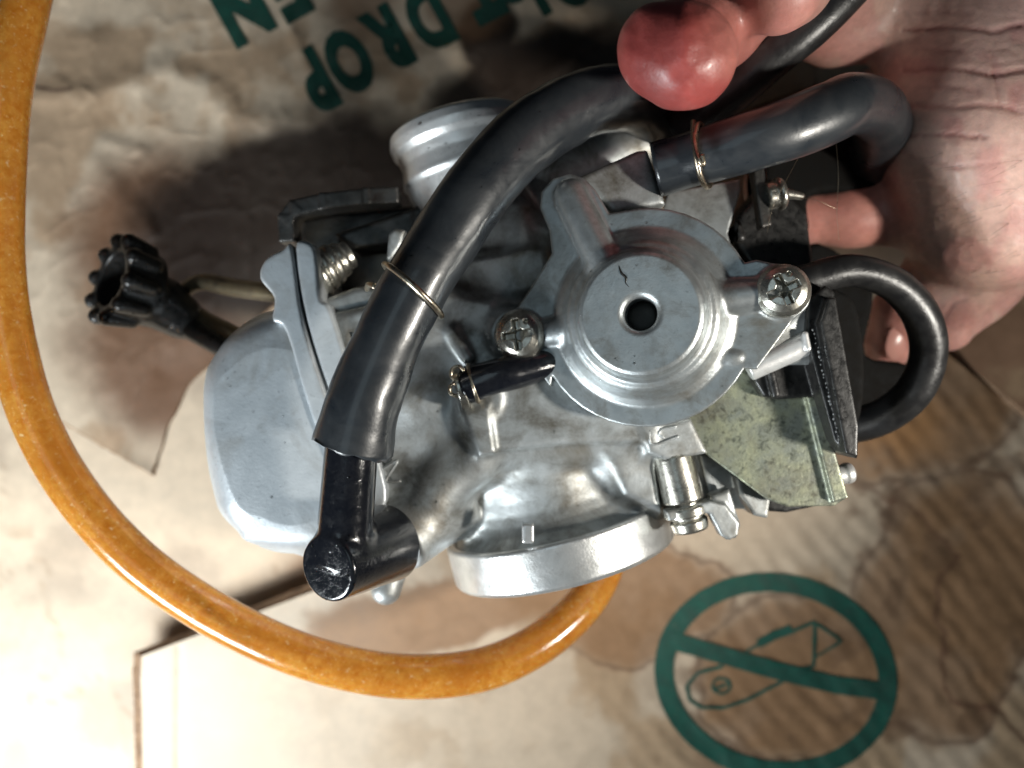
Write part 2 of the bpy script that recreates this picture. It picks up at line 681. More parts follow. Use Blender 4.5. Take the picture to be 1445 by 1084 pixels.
M_CARD = colour_attr_mat('stained_cardboard', 0.45, 0.75, 0.10, spec=0.3, bump=0.00012, bscale=160)
M_SKIN = colour_attr_mat('skin', 0.32, 0.5, 0.12, sss=0.15, bump=0.0003, bscale=420)
M_SKIN.node_tree.nodes['Principled BSDF'].inputs['Coat Weight'].default_value = 0.08
M_SKIN.node_tree.nodes['Principled BSDF'].inputs['Coat Roughness'].default_value = 0.16

m, nt, b = nodes_of('cut_cardboard_edge')
tc = nt.nodes.new('ShaderNodeTexCoord').outputs['Object']
n1 = noise(nt, tc, 250, 5)
nt.links.new(mixc(nt, ramp(nt, n1, 0.35, 0.7), (0.29, 0.18, 0.105), (0.14, 0.08, 0.045)), b.inputs['Base Color'])
b.inputs['Roughness'].default_value = 0.85
bumpn(nt, b, [(n1, 0.0008, 0.8)])
M_EDGE = m

m, nt, b = nodes_of('green_print')
tc = nt.nodes.new('ShaderNodeTexCoord').outputs['Object']
n1 = noise(nt, tc, 260, 6, 0.7)
n2 = noise(nt, tc, 700, 5, 0.75)
n3 = noise(nt, tc, 40, 4, 0.6)
ink_c = mixc(nt, ramp(nt, n1, 0.3, 0.75), (0.008, 0.085, 0.058), (0.014, 0.050, 0.038))
ink_c = mixc(nt, maprange(nt, n3, 0.45, 0.7, 0.0, 0.45), ink_c, (0.020, 0.045, 0.032))
nt.links.new(mixc(nt, ramp(nt, n2, 0.60, 0.74), ink_c, (0.13, 0.135, 0.095)), b.inputs['Base Color'])
b.inputs['Roughness'].default_value = 0.55
bumpn(nt, b, [(n1, 0.0003, 0.6)])
M_PRINT = m

m, nt, b = nodes_of('fingernail')
b.inputs['Base Color'].default_value = (0.56, 0.28, 0.235, 1)
b.inputs['Roughness'].default_value = 0.28
b.inputs['Subsurface Weight'].default_value = 0.2
b.inputs['Subsurface Radius'].default_value = (0.002, 0.0008, 0.0005)
M_NAIL = m

m, nt, b = nodes_of('fluid_droplet')
b.inputs['Base Color'].default_value = (0.9, 0.9, 0.88, 1)
b.inputs['Roughness'].default_value = 0.03
b.inputs['Transmission Weight'].default_value = 1.0
b.inputs['IOR'].default_value = 1.4
M_DROP = m

m, nt, b = nodes_of('dark_bore')
b.inputs['Base Color'].default_value = (0.02, 0.02, 0.018, 1)
b.inputs['Roughness'].default_value = 0.4
b.inputs['Metallic'].default_value = 0.5
M_BORE = m

m, nt, b = nodes_of('hair')
b.inputs['Base Color'].default_value = (0.10, 0.05, 0.03, 1)
b.inputs['Roughness'].default_value = 0.5
M_HAIR = m


def tone(o, rgb):
    at = o.data.color_attributes.new('tone', 'FLOAT_COLOR', 'POINT')
    c = np.ones((len(o.data.vertices), 4), np.float32)
    c[:, :3] = rgb
    at.data.foreach_set('color', c.ravel())


# ------------------------------------------------------------------ the cardboard
def lerp3(a, b, t):
    return np.asarray(a)[None] * (1 - t[:, None]) + np.asarray(b)[None] * t[:, None] if np.ndim(a) == 1 else a * (1 - t[:, None]) + np.asarray(b)[None] * t[:, None]


PAPER = (0.63, 0.505, 0.375)
BROWN = (0.24, 0.135, 0.075)
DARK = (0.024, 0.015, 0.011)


def ell(px, py, cx, cy, rx, ry, rot=0.0):
    c, s = math.cos(math.radians(rot)), math.sin(math.radians(rot))
    u = ((px - cx) * c + (py - cy) * s) / rx
    v = (-(px - cx) * s + (py - cy) * c) / ry
    return np.hypot(u, v)


def base_z(px, py):
    return 0.9 * fbm(px / 160, py / 160, 3, 4) - 1.2


def base_tone(px, py):
    c = np.tile(np.array(PAPER), (len(px), 1))
    f = fbm(px / 90, py / 90, 41, 5)
    c = lerp3(c, (0.46, 0.36, 0.27), 0.8 * sstep(0.52, 0.72, f))
    c = lerp3(c, BROWN, 0.9 * sstep(1.15, 0.55, ell(px, py, 480, 880, 260, 110, -12) + 0.8 * (f - 0.5)))
    line = np.exp(-((fbm(px / 150, py / 150, 77, 4) - 0.5) / 0.010) ** 2)
    return lerp3(c, (0.33, 0.22, 0.14), 0.4 * line)


def upper_z(px, py):
    z = 5.5 + 1.8 * (fbm(px / 190, py / 190, 9, 2) - 0.5)
    w1 = polydist(px, py, [(60, 130), (130, 132), (235, 98), (300, 130), (335, 165), (430, 172), (520, 120), (620, 75), (760, 40)])
    side = np.exp(-((w1 + 10 * (fbm(px / 25, py / 25, 2, 3) - 0.5)) / 20.0) ** 2)
    z += 1.5 * side
    lip = polydist(px, py, [(130, 60), (112, 140), (130, 225), (160, 270), (178, 320)])
    z += 1.8 * np.exp(-(lip / 26.0) ** 2) + 0.8 * np.exp(-(polydist(px, py, [(150, 200), (205, 215), (190, 290), (215, 330)]) / 11.0) ** 2)
    z += 0.7 * np.exp(-(polydist(px, py, [(405, 30), (440, 110), (430, 170)]) / 8.0) ** 2)
    z += 1.1 * np.exp(-(polydist(px, py, [(780, 100), (830, 60), (890, 25)]) / 12.0) ** 2)
    r1 = 1 - np.abs(2 * fbm(px / 55, py / 55, 33, 3) - 1)
    z += 0.45 * r1 ** 5 + 0.10 * (fbm(px / 22, py / 22, 35, 3) - 0.5)
    e = polydist(px, py, [(700, 300), (420, 400), (262, 545), (236, 605), (222, 645)])
    z = z * (0.12 + 0.88 * sstep(0, 70, e))
    return z


def upper_tone(px, py):
    wx = px + 46 * (fbm(px / 70, py / 70, 5, 4) - 0.5)
    wy = py + 46 * (fbm(px / 70, py / 70, 15, 4) - 0.5)
    f = fbm(px / 80, py / 80, 21, 5)
    c = np.tile(np.array(PAPER), (len(px), 1))
    c = lerp3(c, (0.38, 0.245, 0.145), 0.75 * sstep(0.44, 0.68, f))
    # brown tide left of the soaked patch, deepened with painted shadow
    s1 = np.minimum(ell(wx, wy, 215, 340, 125, 150, 20), ell(wx, wy, 240, 500, 150, 130, 30))
    c = lerp3(c, (0.16, 0.078, 0.042), 0.92 * sstep(1.3, 0.6, s1))
    # oil-soaked patch, widened and blackened to paint in the carburettor's shadow
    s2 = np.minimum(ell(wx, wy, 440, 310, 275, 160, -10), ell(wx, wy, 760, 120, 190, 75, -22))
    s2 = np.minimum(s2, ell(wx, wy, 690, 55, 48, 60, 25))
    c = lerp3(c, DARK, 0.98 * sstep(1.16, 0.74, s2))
    # brown blots on the lettered paper
    s3 = np.minimum(ell(wx, wy, 520, 10, 60, 40, -20), ell(wx, wy, 660, 20, 60, 45, 0))
    c = lerp3(c, (0.20, 0.11, 0.06), 0.7 * sstep(1.2, 0.6, s3))
    crack = polydist(px, py, [(50, 123), (75, 128), (100, 125)])
    c = lerp3(c, (0.08, 0.04, 0.03), np.exp(-(crack / 2.2) ** 2))
    return c


def lower_z(px, py):
    t = sstep(860, 1100, py - (px - 200) * -0.26)
    z = 15.0 - 9.0 * t + 2.0 * (fbm(px / 170, py / 170, 61, 3) - 0.5)
    wv = np.sin((px * 0.78 - py * 0.62) / 4.4 + 5.0 * fbm(px / 120, py / 120, 63, 3))
    amp = sstep(820, 1000, px) * (0.35 + 0.65 * fbm(px / 90, py / 90, 64, 3))
    z += 0.20 * wv * amp * (0.3 + 1.4 * fbm(px / 70, py / 70, 69, 2)) + 1.5 * amp * (fbm(px / 45, py / 45, 66, 3) - 0.5)
    z -= 0.8 * np.exp(-(polydist(px, py, [(253, 915), (252, 1100)]) / 5.0) ** 2)
    return z


def lower_tone(px, py):
    f = fbm(px / 95, py / 95, 51, 5)
    c = np.tile(np.array((0.57, 0.475, 0.37)), (len(px), 1))
    c = lerp3(c, (0.34, 0.235, 0.145), (0.50 + 0.5 * sstep(0.40, 0.62, f)) * sstep(250, 850, px))
    wx = px + 70 * (fbm(px / 85, py / 85, 55, 5) - 0.5)
    wy = py + 70 * (fbm(px / 85, py / 85, 56, 5) - 0.5)
    s = np.minimum(ell(wx, wy, 620, 870, 190, 50, -12), ell(wx, wy, 900, 850, 130, 85, 0))
    s = np.minimum(s, ell(wx, wy, 1120, 960, 130, 125, 0))
    s = np.minimum(s, ell(wx, wy, 1290, 560, 150, 120, 0))
    s = np.minimum(s, ell(wx, wy, 1330, 860, 130, 190, 10))
    br = sstep(1.15, 0.82, s)
    c = lerp3(c, (0.215, 0.112, 0.052), 0.80 * br)
    c = lerp3(c, (0.14, 0.08, 0.045), 0.6 * sstep(0.56, 0.68, fbm(px / 60, py / 60, 53, 4)) * sstep(850, 1050, px))
    rim = np.exp(-((s - 1.0) / 0.035) ** 2) * sstep(700, 900, px)
    c = lerp3(c, (0.10, 0.052, 0.03), 0.6 * rim)
    wx2 = px + 30 * (fbm(px / 30, py / 30, 58, 4) - 0.5)
    wy2 = py + 30 * (fbm(px / 30, py / 30, 59, 4) - 0.5)
    tide = polydist(wx2, wy2, [(1345, 780), (1320, 830), (1335, 900), (1330, 960), (1345, 990), (1395, 995), (1440, 1030), (1470, 1090)])
    tide2 = polydist(wx2, wy2, [(1170, 640), (1215, 690), (1290, 715), (1345, 780)])
    c = lerp3(c, (0.12, 0.06, 0.035), 0.85 * np.exp(-(tide / 4.0) ** 2) + 0.6 * np.exp(-(tide2 / 4.5) ** 2))
    c = lerp3(c, (0.36, 0.18, 0.07), 0.75 * sstep(1.1, 0.5, ell(wx, wy, 1270, 600, 90, 70, 0)))
    return c


def right_z(px, py):
    return 13.0 + 2.0 * (fbm(px / 120, py / 120, 91, 3) - 0.5) + 0.05 * (px - 1340)


def right_tone(px, py):
    f = fbm(px / 60, py / 60, 95, 5)
    c = np.tile(np.array((0.30, 0.19, 0.11)), (len(px), 1))
    return lerp3(c, (0.22, 0.12, 0.07), 0.9 * sstep(0.4, 0.65, f))


def resample(poly, n):
    p = np.asarray(poly, float)
    s = np.r_[0, np.cumsum(np.hypot(*np.diff(p, axis=0).T))]
    t = np.linspace(0, s[-1], n)
    return np.stack([np.interp(t, s, p[:, 0]), np.interp(t, s, p[:, 1])], 1)


def sheet(name, left, right, nu, nv, zf, tf, thick, parent=None, out=0.0, wobble=0.0):
    """ruled sheet between two pixel polylines, with real thickness and raw cut edges"""
    L, R = resample(left, nv), resample(right, nv)
    if wobble:
        q = np.arange(nv)
        R = R + wobble * (fbm(q * 0.15, q * 0 + 3.0, 8, 4)[:, None] - 0.5) * np.array([1.0, 0.4])
    u = np.linspace(0, 1, nu)
    g = L[:, None] * (1 - u)[None, :, None] + R[:, None] * u[None, :, None]
    px, py = g[..., 0].ravel(), g[..., 1].ravel()
    z = zf(px, py)
    d = (CAM_H - z) / FPX
    v = np.stack([(px - 722.5) * d, (542 - py) * d, z], 1)
    i, j = np.meshgrid(np.arange(nv - 1), np.arange(nu - 1), indexing='ij')
    a = (i * nu + j).ravel()
    f = np.stack([a, a + nu, a + nu + 1, a + 1], 1)
    o = mesh_obj(name, v, f, M_CARD, parent)
    if o.data.polygons[0].normal.z < 0:
        o.data.flip_normals()
    tone(o, tf(px, py))
    # raw edge all round: a band from the sheet's border down by its thickness
    loop = list(range(nu)) + [r * nu + nu - 1 for r in range(1, nv)] + [(nv - 1) * nu + c for c in range(nu - 2, -1, -1)] + [r * nu for r in range(nv - 2, 0, -1)]
    top = v[loop]
    cen = top.mean(0)
    dirs = top - cen
    dirs[:, 2] = 0
    dirs /= np.linalg.norm(dirs, axis=1)[:, None]
    k = np.arange(len(top))
    jag = (fbm(k * 0.35, k * 0 + 1.5, 13, 3) - 0.5)[:, None]
    mid = top + dirs * (0.25 * out + 0.5 * jag) - np.array([0, 0, thick * 0.35])
    low = top + dirs * (out + 0.9 * jag) - np.array([0, 0, thick])
    n = len(top)
    vv = np.vstack([top, mid, low])
    ff = []
    for q in range(n):
        w = (q + 1) % n
        ff.append((q, w, n + w, n + q))
        ff.append((n + q, n + w, 2 * n + w, 2 * n + q))
    mesh_obj('cut_edge', vv, ff, M_EDGE, o, smooth=False)
    return o


def decorate(o, label, cat=None, kind=None):
    o['label'] = label
    if cat:
        o['category'] = cat
    if kind:
        o['kind'] = kind
    return o


base = sheet('cardboard_surface', [(-420, -320), (-420, 1420)], [(1880, -320), (1880, 1420)], 260, 200, base_z, base_tone, 3.0)
decorate(base, 'pale oil-stained cardboard under everything', None, 'structure')
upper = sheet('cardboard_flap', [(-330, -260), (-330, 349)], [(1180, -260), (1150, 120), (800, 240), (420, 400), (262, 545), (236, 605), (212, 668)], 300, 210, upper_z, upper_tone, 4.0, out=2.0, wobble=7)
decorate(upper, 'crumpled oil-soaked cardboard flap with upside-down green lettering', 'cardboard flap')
lower = sheet('cardboard_flap', [(200, 926), (198, 960), (200, 1000), (203, 1180)], [(1335, 498), (1445, 588), (1660, 760), (1700, 1180)], 420, 220, lower_z, lower_tone, 3.4, out=4.6)
decorate(lower, 'wavy brown-stained cardboard flap printed with a green crossed-out knife', 'cardboard flap')
rflap = sheet('cardboard_flap', [(1342, 488), (1392, 432), (1450, 372), (1700, 120)], [(1345, 500), (1450, 583), (1665, 745), (1900, 600)], 60, 90, right_z, right_tone, 3.0, out=1.0)
decorate(rflap, 'small tan cardboard flap beside the hand, beyond a dark gap', 'cardboard flap')


# ---- printing (thin ink that follows the sheet)
def ink(name, polys, faces, zf, parent, lift=0.35):
    p = np.asarray(polys, float)
    z = zf(p[:, 0], p[:, 1]) + lift
    d = (CAM_H - z) / FPX
    v = np.stack([(p[:, 0] - 722.5) * d, (542 - p[:, 1]) * d, z], 1)
    o = mesh_obj(name, v, faces, M_PRINT, parent)
    bm = bmesh.new()
    bm.from_mesh(o.data)
    bmesh.ops.recalc_face_normals(bm, faces=bm.faces)
    if sum(fc.normal.z for fc in bm.faces) < 0:
        bmesh.ops.reverse_faces(bm, faces=bm.faces)
    bm.to_mesh(o.data)
    bm.free()
    return o


def stroke_ink(name, pts, w, zf, parent, closed=False, lift=0.35, step=5.0):
    p = np.asarray(pts, float)
    if closed:
        p = np.vstack([p, p[:1]])
    s = np.r_[0, np.cumsum(np.hypot(*np.diff(p, axis=0).T))]
    q = resample(p, max(3, int(s[-1] / step)))
    tg = np.gradient(q, axis=0)
    if closed:
        tg[0] = tg[-1] = q[1] - q[-2]
    tg /= np.hypot(tg[:, 0], tg[:, 1])[:, None] + 1e-9
    nn = np.stack([-tg[:, 1], tg[:, 0]], 1)
    k = np.arange(len(q))
    ww = (w if np.ndim(w) else np.full(len(q), float(w)))
    cols = 5
    rows = []
    for c in range(cols):
        a = (c / (cols - 1) - 0.5)
        jag = 1.6 * (fbm(k * 0.5, k * 0.0 + c * 3.1 + w, 7, 3) - 0.5) if c in (0, cols - 1) else 0 * k
        rows.append(q + nn * (a * ww + jag)[:, None])
    v = np.stack(rows, 1).reshape(-1, 2)
    f = [(i * cols + c, i * cols + c + 1, (i + 1) * cols + c + 1, (i + 1) * cols + c) for i in range(len(q) - 1) for c in range(cols - 1)]
    return ink(name, v, f, zf, parent, lift)


th = np.linspace(0, 2 * np.pi, 90, endpoint=False)
ringp = np.stack([1091 + 158 * np.cos(th) + 4, 955 + 133 * np.sin(th) + 0.06 * 158 * np.cos(th)], 1)
stroke_ink('printed_ring', ringp, 27, lower_z, lower, closed=True)
stroke_ink('printed_bar', [(940, 902), (1010, 922), (1100, 948), (1180, 967), (1240, 975)], 25, lower_z, lower, lift=0.5)
stroke_ink('printed_knife_outline', [(1052, 920), (1077, 906)], 4, lower_z, lower)
stroke_ink('printed_knife_outline', [(1020, 940), (985, 950), (969, 968), (973, 988), (990, 999), (1020, 999), (1050, 990), (1104, 962)], 5, lower_z, lower)
stroke_ink('printed_knife_slider', [(1070, 909), (1092, 897), (1117, 888)], 13, lower_z, lower)
stroke_ink('printed_knife_blade', [(1115, 893), (1150, 877), (1148, 941), (1122, 945)], 5, lower_z, lower)
stroke_ink('printed_knife_blade', [(1152, 880), (1188, 905), (1153, 926)], 4, lower_z, lower)
sc = np.stack([1018 + 12.5 * np.cos(th[::4]), 968 + 11 * np.sin(th[::4])], 1)
stroke_ink('printed_knife_screw', sc, 4, lower_z, lower, closed=True, step=3)
stroke_ink('printed_knife_screw', [(1010, 972), (1027, 965)], 4, lower_z, lower, step=3)


def letter(ch, cx, cy, h, ang, sx, parent, zf, bold=0.06):
    """one upside-down printed letter, its centre at a pixel"""
    cu = bpy.data.curves.new('glyph', 'FONT')
    cu.body = ch
    cu.size = 1.0
    cu.offset = bold
    cu.resolution_u = 4
    ob = bpy.data.objects.new('glyph', cu)
    COL.objects.link(ob)
    dg = bpy.context.evaluated_depsgraph_get()
    me = bpy.data.meshes.new_from_object(ob.evaluated_get(dg))
    bpy.data.objects.remove(ob)
    bm = bmesh.new()
    bm.from_mesh(me)
    bmesh.ops.triangulate(bm, faces=bm.faces)
    ys = [v.co.y for v in bm.verts]
    xs = [v.co.x for v in bm.verts]
    y0, y1, x0, x1 = min(ys), max(ys), min(xs), max(xs)
    for t in np.linspace(y0, y1, 14)[1:-1]:
        bmesh.ops.bisect_plane(bm, geom=bm.verts[:] + bm.edges[:] + bm.faces[:], plane_co=(0, t, 0), plane_no=(0, 1, 0))
    for t in np.linspace(x0, x1, 9)[1:-1]:
        bmesh.ops.bisect_plane(bm, geom=bm.verts[:] + bm.edges[:] + bm.faces[:], plane_co=(t, 0, 0), plane_no=(1, 0, 0))
    k = h / (y1 - y0)
    a = math.radians(ang)
    ca, sa = math.cos(a), math.sin(a)
    pts = []
    for v in bm.verts:
        u = (v.co.x - (x0 + x1) / 2) * k * sx
        w = (v.co.y - (y0 + y1) / 2) * k
        # image axes: text x -> (ca, sa), text up -> (sa, -ca)
        pts.append((cx + u * ca + w * sa, cy + u * sa - w * ca))
    bm.verts.index_update()
    fs = [tuple(v.index for v in f.verts) for f in bm.faces]
    bm.free()
    bpy.data.meshes.remove(me)
    return ink('printed_letter', pts, fs, zf, parent)


for ch, cx, cy in (('P', 445, 114), ('O', 492, 87), ('R', 546, 56), ('D', 604, 26), ('T', 676, -14), ('O', 712, -38), ('N', 768, -30), ('O', 800, -34), ('D', 862, -44)):
    letter(ch, cx, cy, 95, 151, 0.6, upper, upper_z)
for ch, cx, cy in (('N', 340, 12), ('E', 402, -18), ('P', 455, -48)):
    letter(ch, cx, cy, 98, 151, 0.72, upper, upper_z)


# ------------------------------------------------------------------ the carburetor
carb = empty('carburetor', P(760, 560, 40), 'grey cast metal carburetor with round cover, held above the cardboard', 'carburetor')


def sdf_part(name, vol, mat, parent, origin=None):
    v, f = vol.mesh()
    return mesh_obj(name, v, f, mat, parent, origin=origin)


AX_A, AX_B = P(659, 232, 68), P(793, 768, 66)      # bore axis, throat to flange
AX = unit(AX_B - AX_A)
CN = unit((-math.sin(math.radians(14)), 0.0, math.cos(math.radians(14))))   # the round cover looks a little left
CO = P(908, 448, 107)
cx_, cy_, cn_ = frame(CN)

# --- main casting
vol = Vol((-100, -70, 26), (78, 76, 112), 0.5)
def on_axis(t):
    return AX_A + AX * t
LEN = np.linalg.norm(AX_B - AX_A)
vol.add(s_cyl(on_axis(8), on_axis(60), 17, 22, 1.5))
vol.add(s_cyl(on_axis(50), on_axis(LEN - 30), 23.5, 24.5, 1.5), 4)
vol.add(s_cyl(on_axis(LEN - 40), on_axis(LEN - 12), 22.0, 22.4, 1.0), 3)
ca_, sa_ = AX[0], AX[1]
side = unit(np.cross(AX, (0, 0, 1)))
BX = [(-side[0], -side[1], -side[2]), tuple(AX), (0, 0, 1)]
vol.add(s_pxpoly([(470, 440), (620, 405), (700, 420), (720, 560), (640, 600), (560, 640), (520, 660), (495, 600)], 92, 48, 3), 5)
vol.add(s_pxpoly([(648, 545), (880, 520), (930, 600), (925, 625), (800, 628), (672, 640), (655, 600)], 97, 60, 1.5), 3)
vol.add(s_pxpoly([(655, 585), (690, 570), (700, 640), (676, 645)], 98.5, 70, 1.2), 1.5)
# rounded shoulder over the flange recess
vol.add(s_capsule(P(680, 642, 90), P(905, 628, 90), 3.6), 3)
# swollen boss running to the elbow
vol.add(s_capsule(P(660, 610, 86), P(610, 690, 88), Rp(40, 88), Rp(36, 88)), 7)
vol.add(s_capsule(P(672, 655, 88), P(618, 700, 90), 6.0, 5.0), 4)
vol.add(s_cyl(P(560, 762, 92), P(640, 705, 78), Rp(50, 92), Rp(52, 88), 1.2), 5)
vol.add(s_capsule(P(545, 832, 84), P(556, 790, 82), 4.2, 4.6), 2)
vol.add(s_capsule(P(600, 560, 84), P(560, 480, 80), 9, 8), 6)
vol.add(s_pxpoly([(480, 590), (600, 560), (650, 640), (600, 700), (560, 745), (520, 770), (500, 700)], 90.5, 60, 2.0), 4)
# seat of the round cover and the pillar of its left ear
vol.add(s_cyl(CO - CN * 45, CO - CN * 4.2, 23.5, 23.0, 1.0), 4)
vol.add(s_capsule(P(655, 458, 80), P(706, 466, 86), 8.5, 6.5), 4)
vol.add(s_cyl(P(716, 470, 70), P(727, 471, 94.5), 7.0, 6.4, 0.6), 3)
vol.add(s_cyl(P(1096, 425, 74), P(1099, 419, 105), 7.0, 6.0, 0.6), 3)
vol.add(s_box(P(1060, 470, 88), (13, 9, 14), rnd=2), 4)
# dark throat side and cheek plate beside the big hose
vol.add(s_capsule(P(745, 350, 78), P(700, 300, 74), 9, 8), 5)
vol.add(s_capsule(P(735, 300, 82), P(738, 360, 84), 3.2, 3.6), 3)
vol.add(s_box(P(690, 395, 82), (17, 6, 7), [unit((1, 0.14, 0)), unit((-0.14, 1, 0)), (0, 0, 1)], 2.0), 3)
vol.add(s_capsule(P(775, 262, 70), P(915, 196, 70), 10.5, 9.0), 3)  # mass added to fill the shadowed gap between hose and block
# square spigot block of the upper right hose
vol.add(s_pxpoly([(815, 250), (899, 212), (914, 210), (940, 288), (865, 300)], 101, 70, 1.2), 2)
# lower right lug carrying the idle post
vol.add(s_pxpoly([(905, 600), (975, 590), (1000, 640), (940, 650), (915, 640)], 97, 60, 1.0), 2)
vol.add(s_pxpoly([(855, 640), (905, 625), (925, 650), (935, 725), (880, 700)], 93, 60, 2.0), 4)
vol.add(s_box(P(1010, 660, 70), (15, 10, 16), rnd=2), 3)
# seat of the nipple
vol.add(s_cyl(P(690, 560, 74), P(676, 563, 97), 6.4, 6.0, 0.8), 2)
# raised fillets and ribs (casting marks)
vol.add(s_capsule(P(480, 455, 90), P(510, 560, 92), 2.2), 1.5)
vol.add(s_capsule(P(660, 505, 94), P(640, 470, 92), 1.8), 2)
vol.add(s_cyl(AX_A - AX * 6, AX_A + AX * 26, 14.5, 14.5, 0.2), 0.8, 's')
vol.add(s_revolve([(12, -26), (22.8, -26), (22.9, -19.0), (23.6, -15.0), (25.0, -12.0), (27.2, -9.8), (29.6, -8.4), (31.0, -7.6), (31.0, -5.0), (12, -5.0)], AX_B, AX, 0.3), 7.0)
vol.add(s_capsule(P(868, 655, 83), P(900, 705, 80), 7.0, 7.0), 6)
body = sdf_part('body', vol, M_CAST, carb)

# --- throat spigot and intake flange
vol = Vol((-70, 22, 40), (28, 96, 100), 0.42)
prof = [(14.2, -12), (18.8, -12), (20.6, -10.8), (21.2, -8.4), (20.8, -6.2), (19.6, -4.6), (19.0, -1.5), (19.6, 1.8), (20.0, 3.2), (19.2, 4.6), (18.6, 9.0), (17.4, 14.5), (16.5, 20), (14.2, 20)]
vol.add(s_revolve(prof, AX_A, AX, 0.3))
spigot = sdf_part('throat_spigot', vol, M_BRIGHT, carb)
vol = Vol((-36, -78, 26), (66, -8, 106), 0.42)
prof = [(16, -6.5), (31.4, -6.5), (31.7, -8.2), (33.0, -8.4), (33.6, -7.8), (33.6, 2.8), (32.8, 3.8), (28.5, 4.0), (27.5, 2.6), (16, 2.6)]
vol.add(s_revolve(prof, AX_B, AX, 0.25))
vol.add(s_box(P(745, 752, 98.3), (1.6, 2.6, 1.6), rnd=0.5), 0.8)
sdf_part('intake_flange', vol, M_FLANGE, carb)

# --- float bowl with its flange
vol = Vol((-98, -62, 36), (-24, 40, 102), 0.45)
out = [(297, 545), (302, 515), (322, 484), (352, 462), (392, 446), (420, 440), (450, 520), (505, 640), (548, 760), (520, 778), (470, 772), (356, 765), (340, 748), (328, 705), (312, 645), (300, 590)]
vol.add(s_pxpoly(out, 92, 44, 4.5, True))
vol.add(s_ellipsoid(P(428, 610, 74), (25, 34, 19.6), (unit((1, 0.25, 0)), unit((-0.25, 1, 0)), (0, 0, 1))), 14)
vol.add(s_pxpoly([(365, 728), (470, 735), (520, 765), (505, 800), (440, 795), (370, 770)], 84, 48, 4), 4)
vol.add(s_capsule(P(330, 560, 84), P(345, 700, 84), 6, 6), 8)
bowl = sdf_part('float_bowl', vol, M_BOWL, carb)
for name, pl, z1, z0, rd in (
        ('bowl_flange', [(366, 392), (374, 366), (398, 352), (412, 350), (428, 455), (470, 585), (520, 720), (500, 730), (440, 590), (404, 470), (384, 452), (386, 420)], 95.6, 52, 0.9),
        ('body_flange', [(416, 350), (436, 342), (446, 360), (452, 420), (468, 440), (505, 560), (545, 690), (526, 715), (476, 588), (433, 455)], 95.0, 52, 0.9)):
    vol = Vol(P(355, 740, 40) - np.array([8, 8, 0]), P(560, 330, 100) + np.array([4, 4, 0]), 0.42)
    vol.add(s_pxpoly(pl, z1, z0, rd, True))
    sdf_part(name, vol, M_BOWL, carb)


def emboss(name, strokes, z, r, mat, parent):
    vs, fs = [], []
    for st in strokes:
        v, f = sweep(spline([list(P(a, b, z)) + [r] for a, b in st], 0.5), 8)
        off = len(vs)
        vs += list(v)
        fs += [tuple(i + off for i in q) for q in f]
    return mesh_obj(name, vs, fs, mat, parent)


emboss('raised_mark', [[(532, 668), (560, 651), (545, 678), (566, 679)]], 92.6, 0.45, M_CAST, body)
emboss('raised_mark', [[(916, 607), (921, 627), (958, 616)], [(955, 602), (934, 606), (930, 613), (938, 618)]], 97.2, 0.35, M_CAST, body)
emboss('raised_mark', [[(498, 470), (502, 482), (500, 494)], [(492, 502), (503, 498)]], 92.4, 0.4, M_CAST, body)

# --- round diaphragm cover
vol = Vol(CO - np.array([46, 34, 16]), CO + np.array([42, 40, 24]), 0.27)
def cov(px, py, z=107.0):
    p = P(px, py, z) - CO
    return (float(p @ cx_) , float(p @ cy_))
circ = []
outline = [cov(*q) for q in ((690, 462), (700, 440), (716, 432), (740, 400), (772, 352), (768, 318), (754, 285), (756, 262), (774, 243), (800, 238), (822, 246), (838, 264), (858, 298))]
for a in range(100, 20, -8):
    t = math.radians(a)
    outline.append((27.4 * math.cos(t), 27.4 * math.sin(t)))
outline += [cov(*q) for q in ((1065, 372), (1095, 380), (1124, 392), (1136, 412), (1132, 436), (1118, 450), (1098, 478), (1066, 522))]
for a in range(-28, -150, -8):
    t = math.radians(a)
    outline.append((27.4 * math.cos(t), 27.4 * math.sin(t)))
outline += [cov(*q) for q in ((770, 546), (742, 512), (712, 505), (694, 490))]
vol.add(s_extr(outline, CO, (cx_, cy_, cn_), -4.0, 0.0, 0.5))
dome = [(0, -3), (0, 10.4), (13.7, 10.4), (14.6, 9.9), (15.1, 8.8), (15.6, 6.9), (16.4, 6.0), (17.6, 5.6), (18.4, 4.9), (19.4, 2.8), (20.4, 1.5), (21.6, 0.5), (22.2, -0.4), (22.2, -3)]
vol.add(s_revolve(dome, CO, CN, 0.15), 0.9)
ra_, rb_ = cov(803, 272), cov(853, 372)
def cp(uv, h):
    return CO + cx_ * uv[0] + cy_ * uv[1] + CN * h
vol.add(s_capsule(cp(ra_, 1.4), cp(rb_, 3.2), 4.2, 4.7), 1.6)
for u, v_, h in ((725, 471, 0.4), (1099, 418, 0.4)):
    q = cov(u, v_)
    vol.add(s_cyl(cp(q, -3.5), cp(q, h), 6.6, 6.6, 0.5), 1.0)
# thick webs towards the ears
vol.add(s_capsule(cp(cov(1010, 425), -0.4), cp(cov(1085, 418), -0.6), 4.6, 3.6), 1.0)
vol.add(s_capsule(cp(cov(800, 463), -1.6), cp(cov(745, 470), -1.4), 4.2, 3.4), 1.0)
vol.add(s_ellipsoid(cp(cov(1030, 505), -0.2), (2.8, 1.6, 1.0), (cx_, cy_, cn_)), 1.0)
